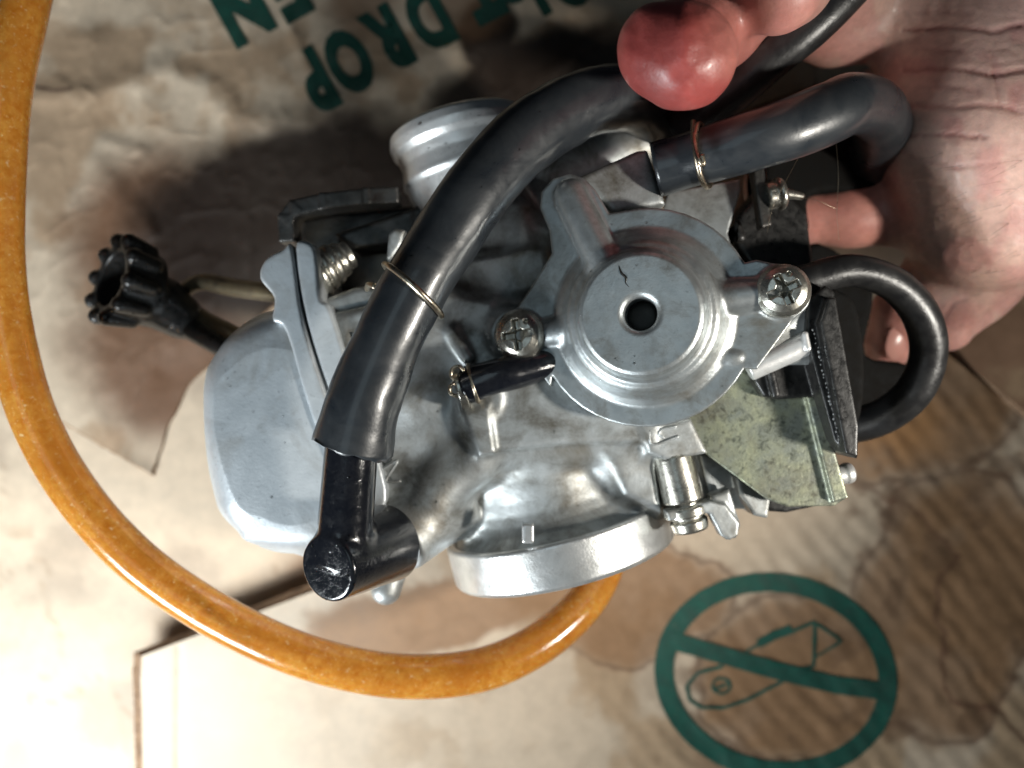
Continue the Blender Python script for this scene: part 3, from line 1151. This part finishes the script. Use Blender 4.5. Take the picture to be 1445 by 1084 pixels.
# raised lip along the arm
vol.add(s_revolve([(0, 1.5), (3.8, 1.5), (3.9, 9.6), (5.4, 11.3), (0, 11.3)], CO, CN, 0.05), 0.7, 's')
cover = sdf_part('diaphragm_cover', vol, M_COVER, carb)
v, f = sweep(spline([list(CO + CN * 1.9) + [3.9], list(CO + CN * 2.3) + [3.8], list(CO + CN * 2.6) + [1.5]], 0.3), 24)
mesh_obj('bore_plug', v, f, M_BORE, cover)
# scratch and casting flaw on the plateau
scr = [list(CO + cx_ * a + cy_ * b2 + CN * 10.5) + [r] for a, b2, r in ((-5.0, 11.5, 0.12), (-4.4, 9.8, 0.3), (-3.3, 8.6, 0.35), (-3.4, 7.4, 0.15), (-2.6, 6.4, 0.1))]
v, f = sweep(spline(scr, 0.3), 8)
mesh_obj('casting_flaw', v, f, M_BORE, cover)

# --- cross-head screws (one mesh, copied)
vol = Vol((-8, -8, -3), (8, 8, 5), 0.17)
vol.add(s_revolve([(0, -2), (6.3, -2), (6.5, -0.4), (6.3, 0.9), (5.4, 2.2), (3.8, 3.1), (0, 3.4)], (0, 0, 0), (0, 0, 1), 0.15))
for rot in (0, 90):
    a = math.radians(rot)
    vol.add(s_box((0, 0, 3.0), (3.9, 0.9, 3.6), [(math.cos(a), math.sin(a), 0), (-math.sin(a), math.cos(a), 0), (0, 0, 1)], 0.25), 0.2, 's')
vol.add(s_cyl((0, 0, -1.2), (0, 0, 5), 1.2, 2.0, 0.2), 0.5, 's')
vol.add(s_ellipsoid((2.6, 2.9, 2.8), (0.6, 0.6, 0.7)), 0.2, 's')
sv, sf = vol.mesh()


def screw(px, py, h, rot, parent, scale=1.0, n=CN):
    o = mesh_obj('screw', sv, sf, M_STEEL, parent, origin=(0, 0, 0))
    q = cp(cov(px, py), h)
    x, y, nn = frame(n)
    R = Matrix((x, y, nn)).transposed()
    o.rotation_euler = (R @ Matrix.Rotation(math.radians(rot), 3, 'Z')).to_euler()
    o.location = Vector(q * 0.001) - world_loc(parent)
    o.scale = (scale,) * 3
    return o


screw(725, 471, 1.6, 8, cover, 1.02)
screw(1099, 417, 1.6, 24, cover, 0.97)

# --- big vent hose with a ragged cut end, its clip and the elbow
rows = [(497, 634, 117, 114), (514, 565, 118, 106), (548, 480, 118, 97), (583, 410, 117, 95), (620, 350, 115, 95), (674, 270, 111, 97), (728, 208, 106, 98), (786, 166, 100, 96), (845, 142, 94, 92), (895, 142, 86, 88), (925, 168, 76, 84), (930, 220, 64, 82)]
hv = hose_px(rows, 1.0)
v, f = sweep(hv, 48, hollow=1.4, ragged=1.7, wob=0.10)
vent = mesh_obj('vent_hose', v, f, M_RUBBER, carb)
k = int(np.argmin(np.abs(hv[:, 1] - P(580, 408, 117)[1])))
tgt = unit(hv[k + 3][:3] - hv[k - 3][:3])
cn = unit(tgt + np.array([0.42, 0.12, 0.0]))
rp, rx, ry = ring_pts(hv[k][:3], cn, hv[k][3] + 1.0, 60)
rp = rp + 0.0
tail = rp[-1] + np.array([-1.0, 0.5, 0.3])
v, f = sweep(np.c_[rp, np.full(len(rp), 0.75)], 12, closed=True)
mesh_obj('wire_clip', v, f, M_WIRE, vent)
e0 = P(518, 408, 108)
v, f = sweep(spline([list(e0) + [0.75], list(e0 + (1.2, 0.6, 4)) + [0.75], list(e0 + (3.2, -0.2, 6.5)) + [0.75]], 0.5), 10)
mesh_obj('wire_clip_end', v, f, M_WIRE, vent)

vol = Vol(P(400, 870, 70) - np.array([4, 4, 10]), P(600, 600, 130) + np.array([4, 6, 8]), 0.3)
E0, E1 = P(461, 803, 118), P(549, 765, 97)
vol.add(s_cyl(E0, E1, Rp(48, 118), Rp(55, 97), 0.9))
vol.add(s_cyl(P(497, 615, 116), P(484, 790, 112), Rp(37, 117), Rp(40, 113), 0.5), 1.6)
elbow = sdf_part('elbow_fitting', vol, M_PLASTIC, carb)

# --- small hose with its twisted wire clip
rows = [(655, 545, 100, 52), (690, 534, 101, 52), (735, 522, 100, 50), (790, 508, 96, 48), (840, 495, 92, 46)]
v, f = sweep(hose_px(rows, 0.8), 32, wob=0.16)
small = mesh_obj('small_hose', v, f, M_PLASTIC, carb)
ax = unit(P(735, 522, 100) - P(655, 545, 100))
rp, _, _ = ring_pts(P(668, 541, 100), ax, Rp(27, 100), 40)
v, f = sweep(np.c_[rp, np.full(len(rp), 0.6)], 10, closed=True)
mesh_obj('wire_clip', v, f, M_WIRE, small)
zz = 103.5
v, f = sweep(spline([list(P(a, b2, zz + dz)) + [0.48] for a, b2, dz in ((655, 524, 0), (648, 517, .3), (638, 521, .3), (637, 531, 0), (645, 538, .4), (654, 545, .5), (655, 553, .2), (646, 559, 0), (636, 555, .1), (635, 546, .3), (641, 541, 0.9))], 0.3), 10)
mesh_obj('wire_clip_end', v, f, M_WIRE, small)
v, f = sweep(spline([list(P(646, 549, 99)) + [Rp(31, 99)], list(P(657, 546, 99)) + [Rp(31, 99)]], 0.5), 32)
mesh_obj('nipple', v, f, M_STEEL, small)

# --- upper right hose and its clip
rows = [(925, 240, 101, 76), (962, 229, 103, 76), (1000, 218, 106, 79), (1050, 203, 109, 82), (1110, 184, 110, 86), (1170, 160, 108, 86), (1200, 147, 104, 84), (1230, 153, 95, 81), (1244, 178, 83, 78), (1238, 215, 68, 74), (1215, 262, 50, 70)]
hv = hose_px(rows, 1.0)
v, f = sweep(hv, 44, hollow=1.2, ragged=0.4, wob=0.06)
br = mesh_obj('breather_hose', v, f, M_RUBBER, carb)
k = int(np.argmin(np.abs(hv[:, 0] - P(990, 220, 105)[0])))
tgt = unit(hv[k + 3][:3] - hv[k - 3][:3])
rp, _, _ = ring_pts(hv[k][:3], unit(tgt + np.array([-0.10, -0.1, 0])), hv[k][3] + 0.8, 52)
v, f = sweep(np.c_[rp, np.full(len(rp), 0.72)], 12, closed=True)
mesh_obj('wire_clip', v, f, M_WIRE, br)
v, f = sweep(spline([list(P(a, b2, z)) + [0.7] for a, b2, z in ((978, 172, 104), (979, 195, 112.5), (985, 222, 115), (992, 232, 115), (990, 218, 115.4))], 0.4), 10)
mesh_obj('wire_clip_end', v, f, M_WIRE, br)

# --- loop hose at the right
rows = [(1105, 408, 96, 46), (1150, 392, 97, 46), (1205, 382, 97, 46), (1262, 402, 95, 48), (1300, 446, 92, 50), (1310, 500, 88, 50), (1290, 552, 84, 50), (1245, 588, 78, 50), (1190, 602, 72, 50), (1130, 600, 66, 50)]
v, f = sweep(hose_px(rows, 1.0), 36, wob=0.03)
mesh_obj('loop_hose', v, f, M_HOSE2, carb)

# --- dark hose passing under the fingers
rows = [(960, 190, 84, 62), (1020, 140, 92, 62), (1080, 88, 98, 62), (1140, 40, 102, 62), (1200, -20, 104, 62), (1260, -90, 104, 62)]
v, f = sweep(hose_px(rows, 1.2), 32, wob=0.04)
mesh_obj('fuel_hose', v, f, M_HOSE2, carb)

# --- yellow zinc bracket behind the cover
bo = P(1060, 560, 94)
bx, by, bn = frame((-0.10, 0.06, 1))
def bpt(px, py, z=94.0):
    p = P(px, py, z) - bo
    return (float(p @ bx), float(p @ by))
vol = Vol(P(920, 730, 84) - np.array([4, 4, 2]), P(1210, 240, 108) + np.array([6, 4, 4]), 0.32)
vol.add(s_extr([bpt(*q) for q in ((985, 470), (1060, 420), (1066, 500), (1073, 545), (1090, 562), (1148, 560), (1186, 702), (1172, 712), (1108, 714), (1080, 704), (942, 600), (990, 520))], bo, (bx, by, bn), -1.2, 0.0, 0.3))
vol.add(s_extr([bpt(*q) for q in ((1133, 560), (1150, 560), (1187, 700), (1166, 706))], bo, (bx, by, bn), -0.6, 2.2, 0.5), 1.0)
bracket = sdf_part('bracket', vol, M_ZINC, carb)
vol = Vol(P(900, 480, 84) - np.array([4, 4, 2]), P(1080, 230, 108) + np.array([6, 4, 4]), 0.36)
vol.add(s_extr([bpt(*q) for q in ((925, 330), (946, 262), (1048, 246), (1049, 262), (1030, 325), (1050, 400), (960, 420))], bo, (bx, by, bn), -1.4, -0.1, 0.3))
sdf_part('backing_plate', vol, M_CAST, carb)

# --- black linkage, its blade and the rod
vol = Vol(P(1040, 660, 84) - np.array([4, 4, 4]), P(1225, 380, 112) + np.array([4, 4, 6]), 0.34)
vol.add(s_pxpoly([(1140, 425), (1166, 402), (1178, 412), (1211, 600), (1211, 648), (1190, 640), (1178, 622), (1150, 520), (1138, 470)], 104, 92, 0.6))
vol.add(s_pxpoly([(1158, 455), (1170, 420), (1180, 420), (1212, 600), (1211, 646), (1194, 640)], 107, 95, 0.5), 0.4)
vol.add(s_pxpoly([(1060, 515), (1072, 508), (1146, 496), (1156, 560), (1100, 564), (1078, 560), (1066, 540)], 98, 88, 1.2), 0.5)
vol.add(s_capsule(P(1088, 528, 99), P(1094, 556, 99), 1.2), 0.6)
linkage = sdf_part('linkage', vol, M_BLACK, carb)
vol = Vol(P(1040, 545, 90) - np.array([4, 4, 6]), P(1160, 455, 108) + np.array([4, 4, 4]), 0.28)
vol.add(s_cyl(P(1055, 522, 99), P(1138, 484, 101), Rp(17, 100), Rp(18, 100), 0.5))
vol.add(s_capsule(P(1136, 472, 104), P(1140, 492, 104), 0.8), 0.6)
sdf_part('linkage_pin', vol, M_BRIGHT, linkage)
# tooth line of bright grit along the blade
vs, fs = [], []
for i in range(26):
    t = i / 25.0 + random.uniform(-0.01, 0.01)
    q = P(1148 + 36 * t + random.uniform(-1.5, 1.5), 466 + 155 * t, 104.4)
    r = random.uniform(0.15, 0.4)
    b0 = len(vs)
    for d in ((r, 0, 0), (0, r, 0), (-r, 0, 0), (0, -r * 1.4, 0), (0, 0, r)):
        vs.append(q + np.array(d))
    fs += [(b0, b0 + 1, b0 + 4), (b0 + 1, b0 + 2, b0 + 4), (b0 + 2, b0 + 3, b0 + 4), (b0 + 3, b0, b0 + 4)]
o = mesh_obj('grit', vs, fs, M_BRIGHT, linkage)
o['kind'] = 'stuff'
vol = Vol(P(1165, 700, 86) - np.array([4, 4, 4]), P(1215, 640, 100) + np.array([4, 4, 4]), 0.25)
vol.add(s_cyl(P(1172, 672, 93), P(1192, 669, 93), 2.6, 2.6, 0.6))
vol.add(s_cyl(P(1190, 669, 93), P(1204, 666, 93), 3.0, 2.6, 1.0), 0.4)
sdf_part('pivot_screw', vol, M_BRIGHT, carb)

# --- idle post, its nut, the fork lever and the tab next to it
PD = unit(P(975, 760, 93) - P(945, 640, 93))
vol = Vol(P(900, 800, 80) - np.array([4, 4, 4]), P(1140, 600, 108) + np.array([4, 4, 4]), 0.32)
a = P(948, 640, 92)
vol.add(s_cyl(a, a + PD * 13.2, 5.3, 5.6, 0.8))
vol.add(s_cyl(a + PD * 12.8, a + PD * 14.4, 4.6, 4.6, 0.3))
vol.add(s_cyl(a + PD * 14.2, a + PD * 17.0, 6.2, 6.2, 0.5))
vol.add(s_cyl(a + PD * 16.8, a + PD * 18.2, 4.4, 4.4, 0.3))
vol.add(s_cyl(a + PD * 18.0, a + PD * 21.4, 5.2, 4.8, 0.8))
sdf_part('idle_post', vol, M_STEEL, carb)
vol = Vol(P(900, 800, 80) - np.array([4, 4, 4]), P(1140, 600, 108) + np.array([4, 4, 4]), 0.32)
vol.add(s_pxpoly([(940, 722), (1002, 707), (1024, 712), (1044, 738), (1042, 756), (1030, 763), (1018, 757), (1002, 726), (992, 724), (944, 736)], 97, 92, 0.6))
vol.add(s_pxpoly([(1003, 700), (1030, 690), (1046, 742), (1040, 760), (1026, 762)], 95, 89, 1.0), 1.0)
sdf_part('fork_lever', vol, M_CAST, carb)
vol = Vol(P(900, 800, 76) - np.array([4, 4, 4]), P(1200, 600, 104) + np.array([4, 4, 4]), 0.36)
vol.add(s_pxpoly([(1038, 672), (1062, 676), (1088, 704), (1084, 732), (1064, 728), (1044, 700)], 91, 80, 0.8))
vol.add(s_pxpoly([(985, 640), (1030, 640), (1040, 690), (1000, 700)], 88, 76, 1.0), 1)
sdf_part('stop_tab', vol, M_CAST, carb)
vol = Vol(P(1060, 740, 76) - np.array([4, 4, 4]), P(1200, 660, 96) + np.array([4, 4, 4]), 0.4)
vol.add(s_pxpoly([(1080, 690), (1180, 690), (1184, 708), (1110, 724), (1084, 722)], 88, 80, 0.8))
sdf_part('seal_block', vol, M_BLACK, carb)

# --- throttle lever and cable screw in the dark gap at the upper right
vol = Vol(P(1040, 350, 76) - np.array([4, 4, 4]), P(1160, 210, 104) + np.array([4, 4, 4]), 0.3)
vol.add(s_pxpoly([(1060, 225), (1077, 222), (1090, 318), (1074, 322)], 96, 92, 0.5))
lever = sdf_part('throttle_lever', vol, M_DARKSTEEL, carb)
vol = Vol(P(1070, 320, 80) - np.array([4, 4, 4]), P(1150, 230, 104) + np.array([4, 4, 4]), 0.26)
vol.add(s_cyl(P(1080, 278, 95), P(1096, 275, 95), 3.6, 3.6, 0.4))
vol.add(s_cyl(P(1094, 275, 95), P(1106, 272, 95), 4.6, 4.2, 1.2), 0.4)
vol.add(s_capsule(P(1106, 273, 94), P(1130, 277, 92), 1.4, 1.0), 0.4)
sdf_part('cable_screw', vol, M_STEEL, lever)
vol = Vol(P(1020, 460, 60) - np.array([4, 4, 4]), P(1180, 230, 96) + np.array([6, 6, 4]), 0.5)
vol.add(s_pxpoly([(1030, 330), (1045, 300), (1090, 250), (1140, 300), (1150, 380), (1110, 395), (1060, 380)], 86, 66, 1.5))
vol.add(s_capsule(P(1038, 318, 88), P(1044, 335, 88), 1.6), 0.5)
sdf_part('throttle_drum', vol, M_BLACK, carb)
vol = Vol(P(1070, 640, 40) - np.array([6, 6, 4]), P(1310, 160, 90) + np.array([8, 12, 6]), 0.55)  # added black blocks, putting shade into the hand gap and hose loop
vol.add(s_pxpoly([(1085, 200), (1180, 176), (1246, 190), (1252, 250), (1215, 268), (1145, 276), (1142, 330), (1090, 340)], 66, 46, 2.0, True))
vol.add(s_pxpoly([(1140, 345), (1225, 385), (1234, 430), (1224, 500), (1285, 515), (1294, 560), (1232, 606), (1190, 606), (1150, 500)], 66, 46, 2.0, True), 1.0)
vol.add(s_pxpoly([(1150, 412), (1206, 424), (1222, 520), (1212, 600), (1180, 600), (1150, 500)], 94, 60, 1.5, True), 1.0)
sdf_part('gap_shade_block', vol, M_SHADE, carb)

# --- choke bracket band and screw stack at the upper left
vol = Vol(P(390, 460, 60) - np.array([6, 6, 4]), P(600, 260, 100) + np.array([6, 6, 6]), 0.36)
band = [(410, 340), (408, 312), (420, 297), (460, 288), (520, 281), (560, 279)]
for (a0, a1), (b0, b1) in zip(band[:-1], band[1:]):
    vol.add(s_box((P(a0, a1, 76) + P(b0, b1, 76)) / 2, (np.linalg.norm(P(a0, a1, 76) - P(b0, b1, 76)) / 2 + 0.9, 2.3, 4.0), [unit(P(b0, b1, 76) - P(a0, a1, 76)), unit(np.cross((0, 0, 1), P(b0, b1, 76) - P(a0, a1, 76))), (0, 0, 1)], 0.4), 0.8)
vol.add(s_pxpoly([(420, 345), (425, 310), (470, 300), (560, 292), (610, 285), (610, 400), (560, 420), (480, 410), (440, 350)], 66, 50, 1.5), 1)  # dark block added to black out the space inside the band
vol.add(s_pxpoly([(470, 330), (560, 300), (600, 285), (600, 330), (560, 345), (500, 352)], 76, 62, 1.5), 1)
sdf_part('choke_bracket', vol, M_DARKSTEEL, carb)
vol = Vol(P(400, 460, 66) - np.array([6, 6, 4]), P(600, 300, 100) + np.array([6, 6, 6]), 0.3)
a, b2 = P(425, 398, 86), P(505, 352, 80)
d = unit(b2 - a)
for t, r in ((0.5, 7.6), (4.0, 7.4), (6.6, 6.6), (9.2, 6.0), (11.6, 5.2)):
    vol.add(s_cyl(a + d * t, a + d * (t + 2.4), r, r - 0.4, 0.9), 0.3)
vol.add(s_cyl(a - d * 3, a + d * 16, 4.6, 4.0, 0.4))
sdf_part('drain_screw', vol, M_STEEL, carb)
vol = Vol(P(400, 460, 60) - np.array([6, 6, 4]), P(620, 290, 100) + np.array([6, 6, 6]), 0.4)
vol.add(s_pxpoly([(548, 330), (556, 322), (572, 324), (566, 345), (552, 366), (545, 366)], 90, 76, 1.0))
vol.add(s_pxpoly([(445, 425), (500, 405), (545, 400), (545, 430), (480, 445), (450, 445)], 88, 70, 2.0), 1)
sdf_part('body_lug', vol, M_CAST, carb)

# --- adjuster knob with scalloped rim, stem and the two rods behind it
kc = P(172, 398, 66)
kn = unit((-0.62, 0.22, 0.74))
kx, ky, kn = frame(kn, (1, 0.5, 0.4))
vol = Vol(kc - np.array([24, 24, 24]), kc + np.array([24, 24, 24]), 0.4)
vol.add(s_cyl(kc - kn * 9, kc + kn * 3.4, 11.2, 12.0, 1.2))
for i in range(10):
    t = 2 * math.pi * i / 10
    e = kx * math.cos(t) + ky * math.sin(t)
    vol.add(s_capsule(kc + e * 12.4 + kn * 2.6, kc + e * 11.6 - kn * 4.5, 2.5, 2.0), 1.2)
vol.add(s_cyl(kc - kn * 20, kc + kn * 7, 7.4, 8.6, 0.4), 0.8, 's')
sd_ = unit(P(262, 458, 58) - kc)
vol.add(s_capsule(kc + sd_ * 9 - kn * 4, kc + sd_ * 15 - kn * 4, 8.5, 7.0), 2)
vol.add(s_capsule(kc + sd_ * 14 - kn * 3, kc + sd_ * 22, 6.0, 4.2), 2)
vol.add(s_cyl(kc - kn * 6, kc + kn * 7, 7.2, 8.4, 0.4), 0.6, 's')
knob = sdf_part('adjuster_knob', vol, M_BLACK, carb)
v, f = sweep(hose_px([(225, 428, 55, 40), (262, 458, 58, 34), (300, 482, 62, 30), (345, 510, 66, 28)], 1.0), 24)
mesh_obj('stem', v, f, M_BLACK, knob)
v, f = sweep(hose_px([(252, 428, 52, 30), (285, 452, 56, 30), (320, 470, 60, 30), (360, 490, 64, 30)], 1.0), 20)
mesh_obj('choke_rod', v, f, M_BRASS, carb)
v, f = sweep(hose_px([(258, 410, 52, 20), (285, 398, 56, 24), (330, 406, 60, 26), (375, 412, 66, 26), (420, 420, 70, 26)], 1.0), 20)
mesh_obj('choke_rod', v, f, M_BRASS, carb)


# ------------------------------------------------------------------ the amber tube
rows = [(52, -60, 88, 60), (34, 20, 90, 60), (12, 130, 92, 60), (2, 260, 92, 60), (2, 380, 91, 60), (18, 490, 90, 61), (52, 600, 88, 61), (110, 700, 86, 61), (190, 788, 84, 61), (290, 860, 82, 61), (400, 915, 80, 61), (500, 945, 78, 61), (590, 955, 76, 61), (680, 945, 72, 60), (755, 912, 66, 58), (815, 862, 58, 56), (848, 812, 50, 54), (862, 760, 46, 52), (858, 700, 46, 50)]
v, f = sweep(hose_px(rows, 1.6), 36, wob=0.03)
tube = mesh_obj('fuel_tube', v, f, M_AMBER, None)
decorate(tube, 'translucent amber plastic tube curving around the left of the carburetor', 'tube')


# ------------------------------------------------------------------ the hand
vol = Vol(P(860, 560, 30) - np.array([30, 30, 14]), np.array([190, 150, 160]), 0.75)
def C(rows, k):
    pts = [(P(a, b, z), r) for a, b, z, r in rows]
    for (p, r), (q, s) in zip(pts[:-1], pts[1:]):
        vol.add(s_capsule(p, q, r, s), k)
# palm and wrist
C([(1700, 40, 66, 34), (1480, 110, 70, 30)], 10)
C([(1420, 40, 74, 24), (1385, 200, 76, 24), (1392, 310, 72, 21)], 10)
C([(1320, 20, 72, 18), (1345, 170, 72, 18), (1360, 290, 68, 17)], 9)
C([(1480, 110, 70, 30), (1440, 260, 66, 24)], 12)
C([(1340, 140, 50, 20), (1210, 190, 40, 17), (1110, 260, 38, 14)], 8)
# forefinger curling over the top to its fingertip
C([(1310, 20, 72, 12.5), (1180, 30, 72, 11.5), (1075, 6, 84, 11.0), (1008, 30, 102, 11.2), (972, 64, 120, 10.8)], 6)
C([(966, 66, 118, 9.4), (960, 78, 134, 8.8)], 4)
vol.add(s_ellipsoid(P(957, 70, 132), (12.0, 9.8, 8.2), (unit((1, 0.12, 0)), unit((-0.12, 1, 0)), (0, 0, 1))), 3)
vol.add(s_ellipsoid(P(968, 94, 132), (9.6, 8.8, 7.8)), 5)
vol.add(s_ellipsoid(P(912, 66, 130), (5.4, 7.6, 6.2)), 5)
# second finger above it
C([(1330, -20, 70, 12), (1200, -20, 80, 10), (1125, -20, 100, 9.5), (1098, -14, 124, 9.6)], 5)
# lower fingers curling behind the loop hose
C([(1330, 300, 62, 11), (1200, 306, 58, 8.6), (1100, 310, 54, 8.0)], 5)
C([(1395, 330, 64, 16), (1330, 390, 54, 11), (1278, 440, 46, 9.4), (1256, 484, 42, 8.2)], 5)
C([(1420, 330, 64, 17), (1375, 400, 58, 12), (1338, 462, 54, 7.6)], 5)
v, f = vol.mesh()
hpx, hpy = px_of(v[:, 0], v[:, 1], v[:, 2])
vn = np.zeros_like(v)
# skin creases pressed in along the visible folds
creases = [[(1275, 42), (1330, 38), (1400, 44), (1445, 36)], [(1278, 98), (1340, 96), (1400, 104), (1450, 98)], [(1270, 148), (1330, 150), (1385, 146), (1445, 158)], [(1262, 196), (1320, 188), (1390, 192)], [(1290, 70), (1360, 72)], [(1300, 122), (1380, 126)], [(1285, 225), (1350, 236), (1420, 228)], [(1290, 15), (1370, 18)], [(1400, 70), (1412, 150)], [(1330, 452), (1345, 430), (1375, 415)]]
dep = np.zeros(len(v))
wob = 9 * (fbm(hpx / 30, hpy / 30, 3, 3) - 0.5)
for i, cr in enumerate(creases):
    dd = polydist(hpx, hpy + wob, cr)
    dep += (0.7 if i < 4 else 0.35) * np.exp(-(dd / (3.4 if i < 4 else 2.6)) ** 2)
for k in range(40):
    x0, y0 = random.uniform(1270, 1440), random.uniform(0, 420)
    dd = polydist(hpx, hpy + wob, [(x0, y0), (x0 + random.uniform(25, 60), y0 + random.uniform(-8, 8))])
    dep += 0.16 * np.exp(-(dd / 2.0) ** 2)
dep += 0.7 * (fbm(hpx / 26, hpy / 26, 44, 4) - 0.5)
tip = sstep(1.5, 1.0, ell(hpx, hpy, 955, 80, 90, 85)) * (v[:, 2] > 118)
v[:, 2] += tip * 2.2 * (fbm(hpx / 48, hpy / 48, 83, 2) - 0.5)
top = v[:, 2] > 30
v[:, 2] -= np.where(hpx > 1240, dep, 0) * top
hand = mesh_obj('hand', v, f, M_SKIN, None)
decorate(hand, 'bare oily hand gripping the carburetor from behind, fingertips curled over hoses', 'hand')
skin = np.tile(np.array((0.72, 0.465, 0.385)), (len(v), 1))
ff_ = fbm(hpx / 45, hpy / 45, 71, 4)
skin = lerp3(skin, (0.66, 0.36, 0.31), sstep(0.45, 0.7, ff_))
skin = lerp3(skin, (0.27, 0.042, 0.038), 0.97 * sstep(1.35, 0.55, ell(hpx, hpy, 960, 82, 140, 125)))
skin = lerp3(skin, (0.44, 0.17, 0.14), 0.75 * sstep(1230, 1120, hpx) * sstep(130, 90, hpy) * sstep(960, 1040, hpx))
skin = lerp3(skin, (0.52, 0.20, 0.16), 0.7 * sstep(1.3, 0.6, ell(hpx, hpy, 1250, 440, 70, 80)))
skin = lerp3(skin, (0.50, 0.19, 0.15), 0.8 * sstep(1.2, 0.6, ell(hpx, hpy, 1200, 300, 90, 70)))
skin = lerp3(skin, (0.55, 0.23, 0.20), 0.6 * sstep(1.2, 0.5, ell(hpx, hpy, 1350, 470, 30, 40)))
skin = lerp3(skin, (0.38, 0.13, 0.12), np.clip(0.75 * dep, 0, 0.75) * (hpx > 1240) * (hpy < 240))
tone(hand, skin)

# fingernails: one inside the loop hose, one on the far side of the red fingertip
def nail(c, n, along, L, W):
    x, y, n = frame(n, along)
    vol = Vol(c - 16.0, c + 16.0, 0.3)
    vol.add(s_ellipsoid(c - n * 4.6, (L, W, 6.0), (x, y, n)))
    vol.add(s_box(c - n * 9.4, (20, 20, 8.6), (x, y, n), 0.2), 0.2, 's')
    return sdf_part('fingernail', vol, M_NAIL, hand)


nail(P(1271, 480, 50.5), unit((0.30, -0.25, 0.92)), P(1256, 510, 42) - P(1290, 440, 46), 9.0, 7.0)
nail(P(896, 38, 133), unit((-0.80, 0.45, 0.42)), P(900, 110, 130) - P(915, 30, 130), 8.0, 7.0)

# droplets last: they sit on finished surfaces
from mathutils.bvhtree import BVHTree


def bvh_of(o):
    off = world_loc(o)
    return BVHTree.FromPolygons([v.co + off for v in o.data.vertices], [p.vertices[:] for p in o.data.polygons])


eye = Vector((0, 0, CAM_H * 0.001))


def wet(owner, count, region, r0, r1, part_name='fluid_droplets'):
    """small beads of fluid clinging to one part, spread over a pixel region"""
    tree = bvh_of(owner)
    vs, fs = [], []
    x0, y0, x1, y1 = region
    made = tries = 0
    while made < count and tries < count * 12:
        tries += 1
        px, py = random.uniform(x0, x1), random.uniform(y0, y1)
        d = Vector(P(px, py, 0) * 0.001) - eye
        loc, nrm, idx, dist = tree.ray_cast(eye, d.normalized())
        if loc is None or nrm.dot(d) > -0.05 * d.length:
            continue
        made += 1
        c = np.array(loc) * 1000
        n = np.array(nrm)
        x, y, n = frame(n, (0.9, 0.3, 0.2))
        r = r0 + (r1 - r0) * random.random() ** 2.5
        sx, sy = random.uniform(0.8, 1.5), random.uniform(0.8, 1.1)
        b0 = len(vs)
        nr, ns = 3, 8
        for i in range(nr):
            a = i / nr * math.pi / 2
            for j in range(ns):
                t = 2 * math.pi * j / ns
                vs.append(c + r * (math.cos(a) * (sx * math.cos(t) * x + sy * math.sin(t) * y) + 0.6 * math.sin(a) * n) - 0.03 * n)
        vs.append(c + r * 0.6 * n)
        for i in range(nr - 1):
            for j in range(ns):
                l = (j + 1) % ns
                fs.append((b0 + i * ns + j, b0 + i * ns + l, b0 + (i + 1) * ns + l, b0 + (i + 1) * ns + j))
        for j in range(ns):
            fs.append((b0 + (nr - 1) * ns + j, b0 + (nr - 1) * ns + (j + 1) % ns, len(vs) - 1))
    if vs:
        o = mesh_obj(part_name, vs, fs, M_DROP, owner)
        o['kind'] = 'stuff'


wet(elbow, 60, (418, 756, 506, 852), 0.12, 0.38)
wet(elbow, 12, (455, 650, 530, 760), 0.12, 0.3)
wet(cover, 40, (690, 240, 1130, 600), 0.10, 0.34)
wet(cover, 8, (850, 500, 900, 530), 0.12, 0.4)
wet(bowl, 14, (300, 460, 470, 760), 0.15, 0.45)
wet(body, 60, (560, 400, 960, 760), 0.10, 0.4)
wet(spigot, 14, (550, 150, 680, 280), 0.2, 0.55)
wet(vent, 16, (520, 150, 900, 420), 0.12, 0.3)
wet(knob, 5, (120, 350, 250, 470), 0.4, 0.8)
wet(bracket, 16, (950, 560, 1180, 710), 0.1, 0.3)

# short hairs on the back of the hand
tree = bvh_of(hand)
vs, fs = [], []
for i in range(70):
    px, py = random.uniform(1285, 1445), random.uniform(215, 420)
    d = (Vector(P(px, py, 0) * 0.001) - eye).normalized()
    loc, nrm, idx, dist = tree.ray_cast(eye, d)
    if loc is None or loc.z < 0.05:
        continue
    c, n = np.array(loc) * 1000, np.array(nrm)
    g = unit(np.array([-1.0, random.uniform(-0.5, 0.1), 0.0]) - n * 0.0)
    L = random.uniform(3.5, 7.5)
    pts = [list(c + g * L * t + n * (0.9 * math.sin(t * 2.4) * 0.7) + np.array([0, -0.9 * t * t, 0])) + [0.032 * (1 - 0.75 * t)] for t in (0, 0.3, 0.6, 1.0)]
    v, f = sweep(np.array(pts), 4)
    off = len(vs)
    vs += list(v)
    fs += [tuple(k + off for k in q) for q in f]
o = mesh_obj('hair', vs, fs, M_HAIR, hand)
o['kind'] = 'stuff'

# stray fibres caught on the throttle lever
for pts in ([(1082, 330, 96), (1092, 290, 100), (1120, 235, 99), (1132, 212, 97)], [(1120, 278, 94), (1150, 282, 98), (1182, 296, 97)], [(1180, 200, 98), (1183, 250, 98), (1181, 300, 97), (1184, 340, 96)]):
    v, f = sweep(spline([list(P(*q)) + [0.05] for q in pts], 1.0), 5)
    mesh_obj('fibre', v, f, M_WIRE, lever)
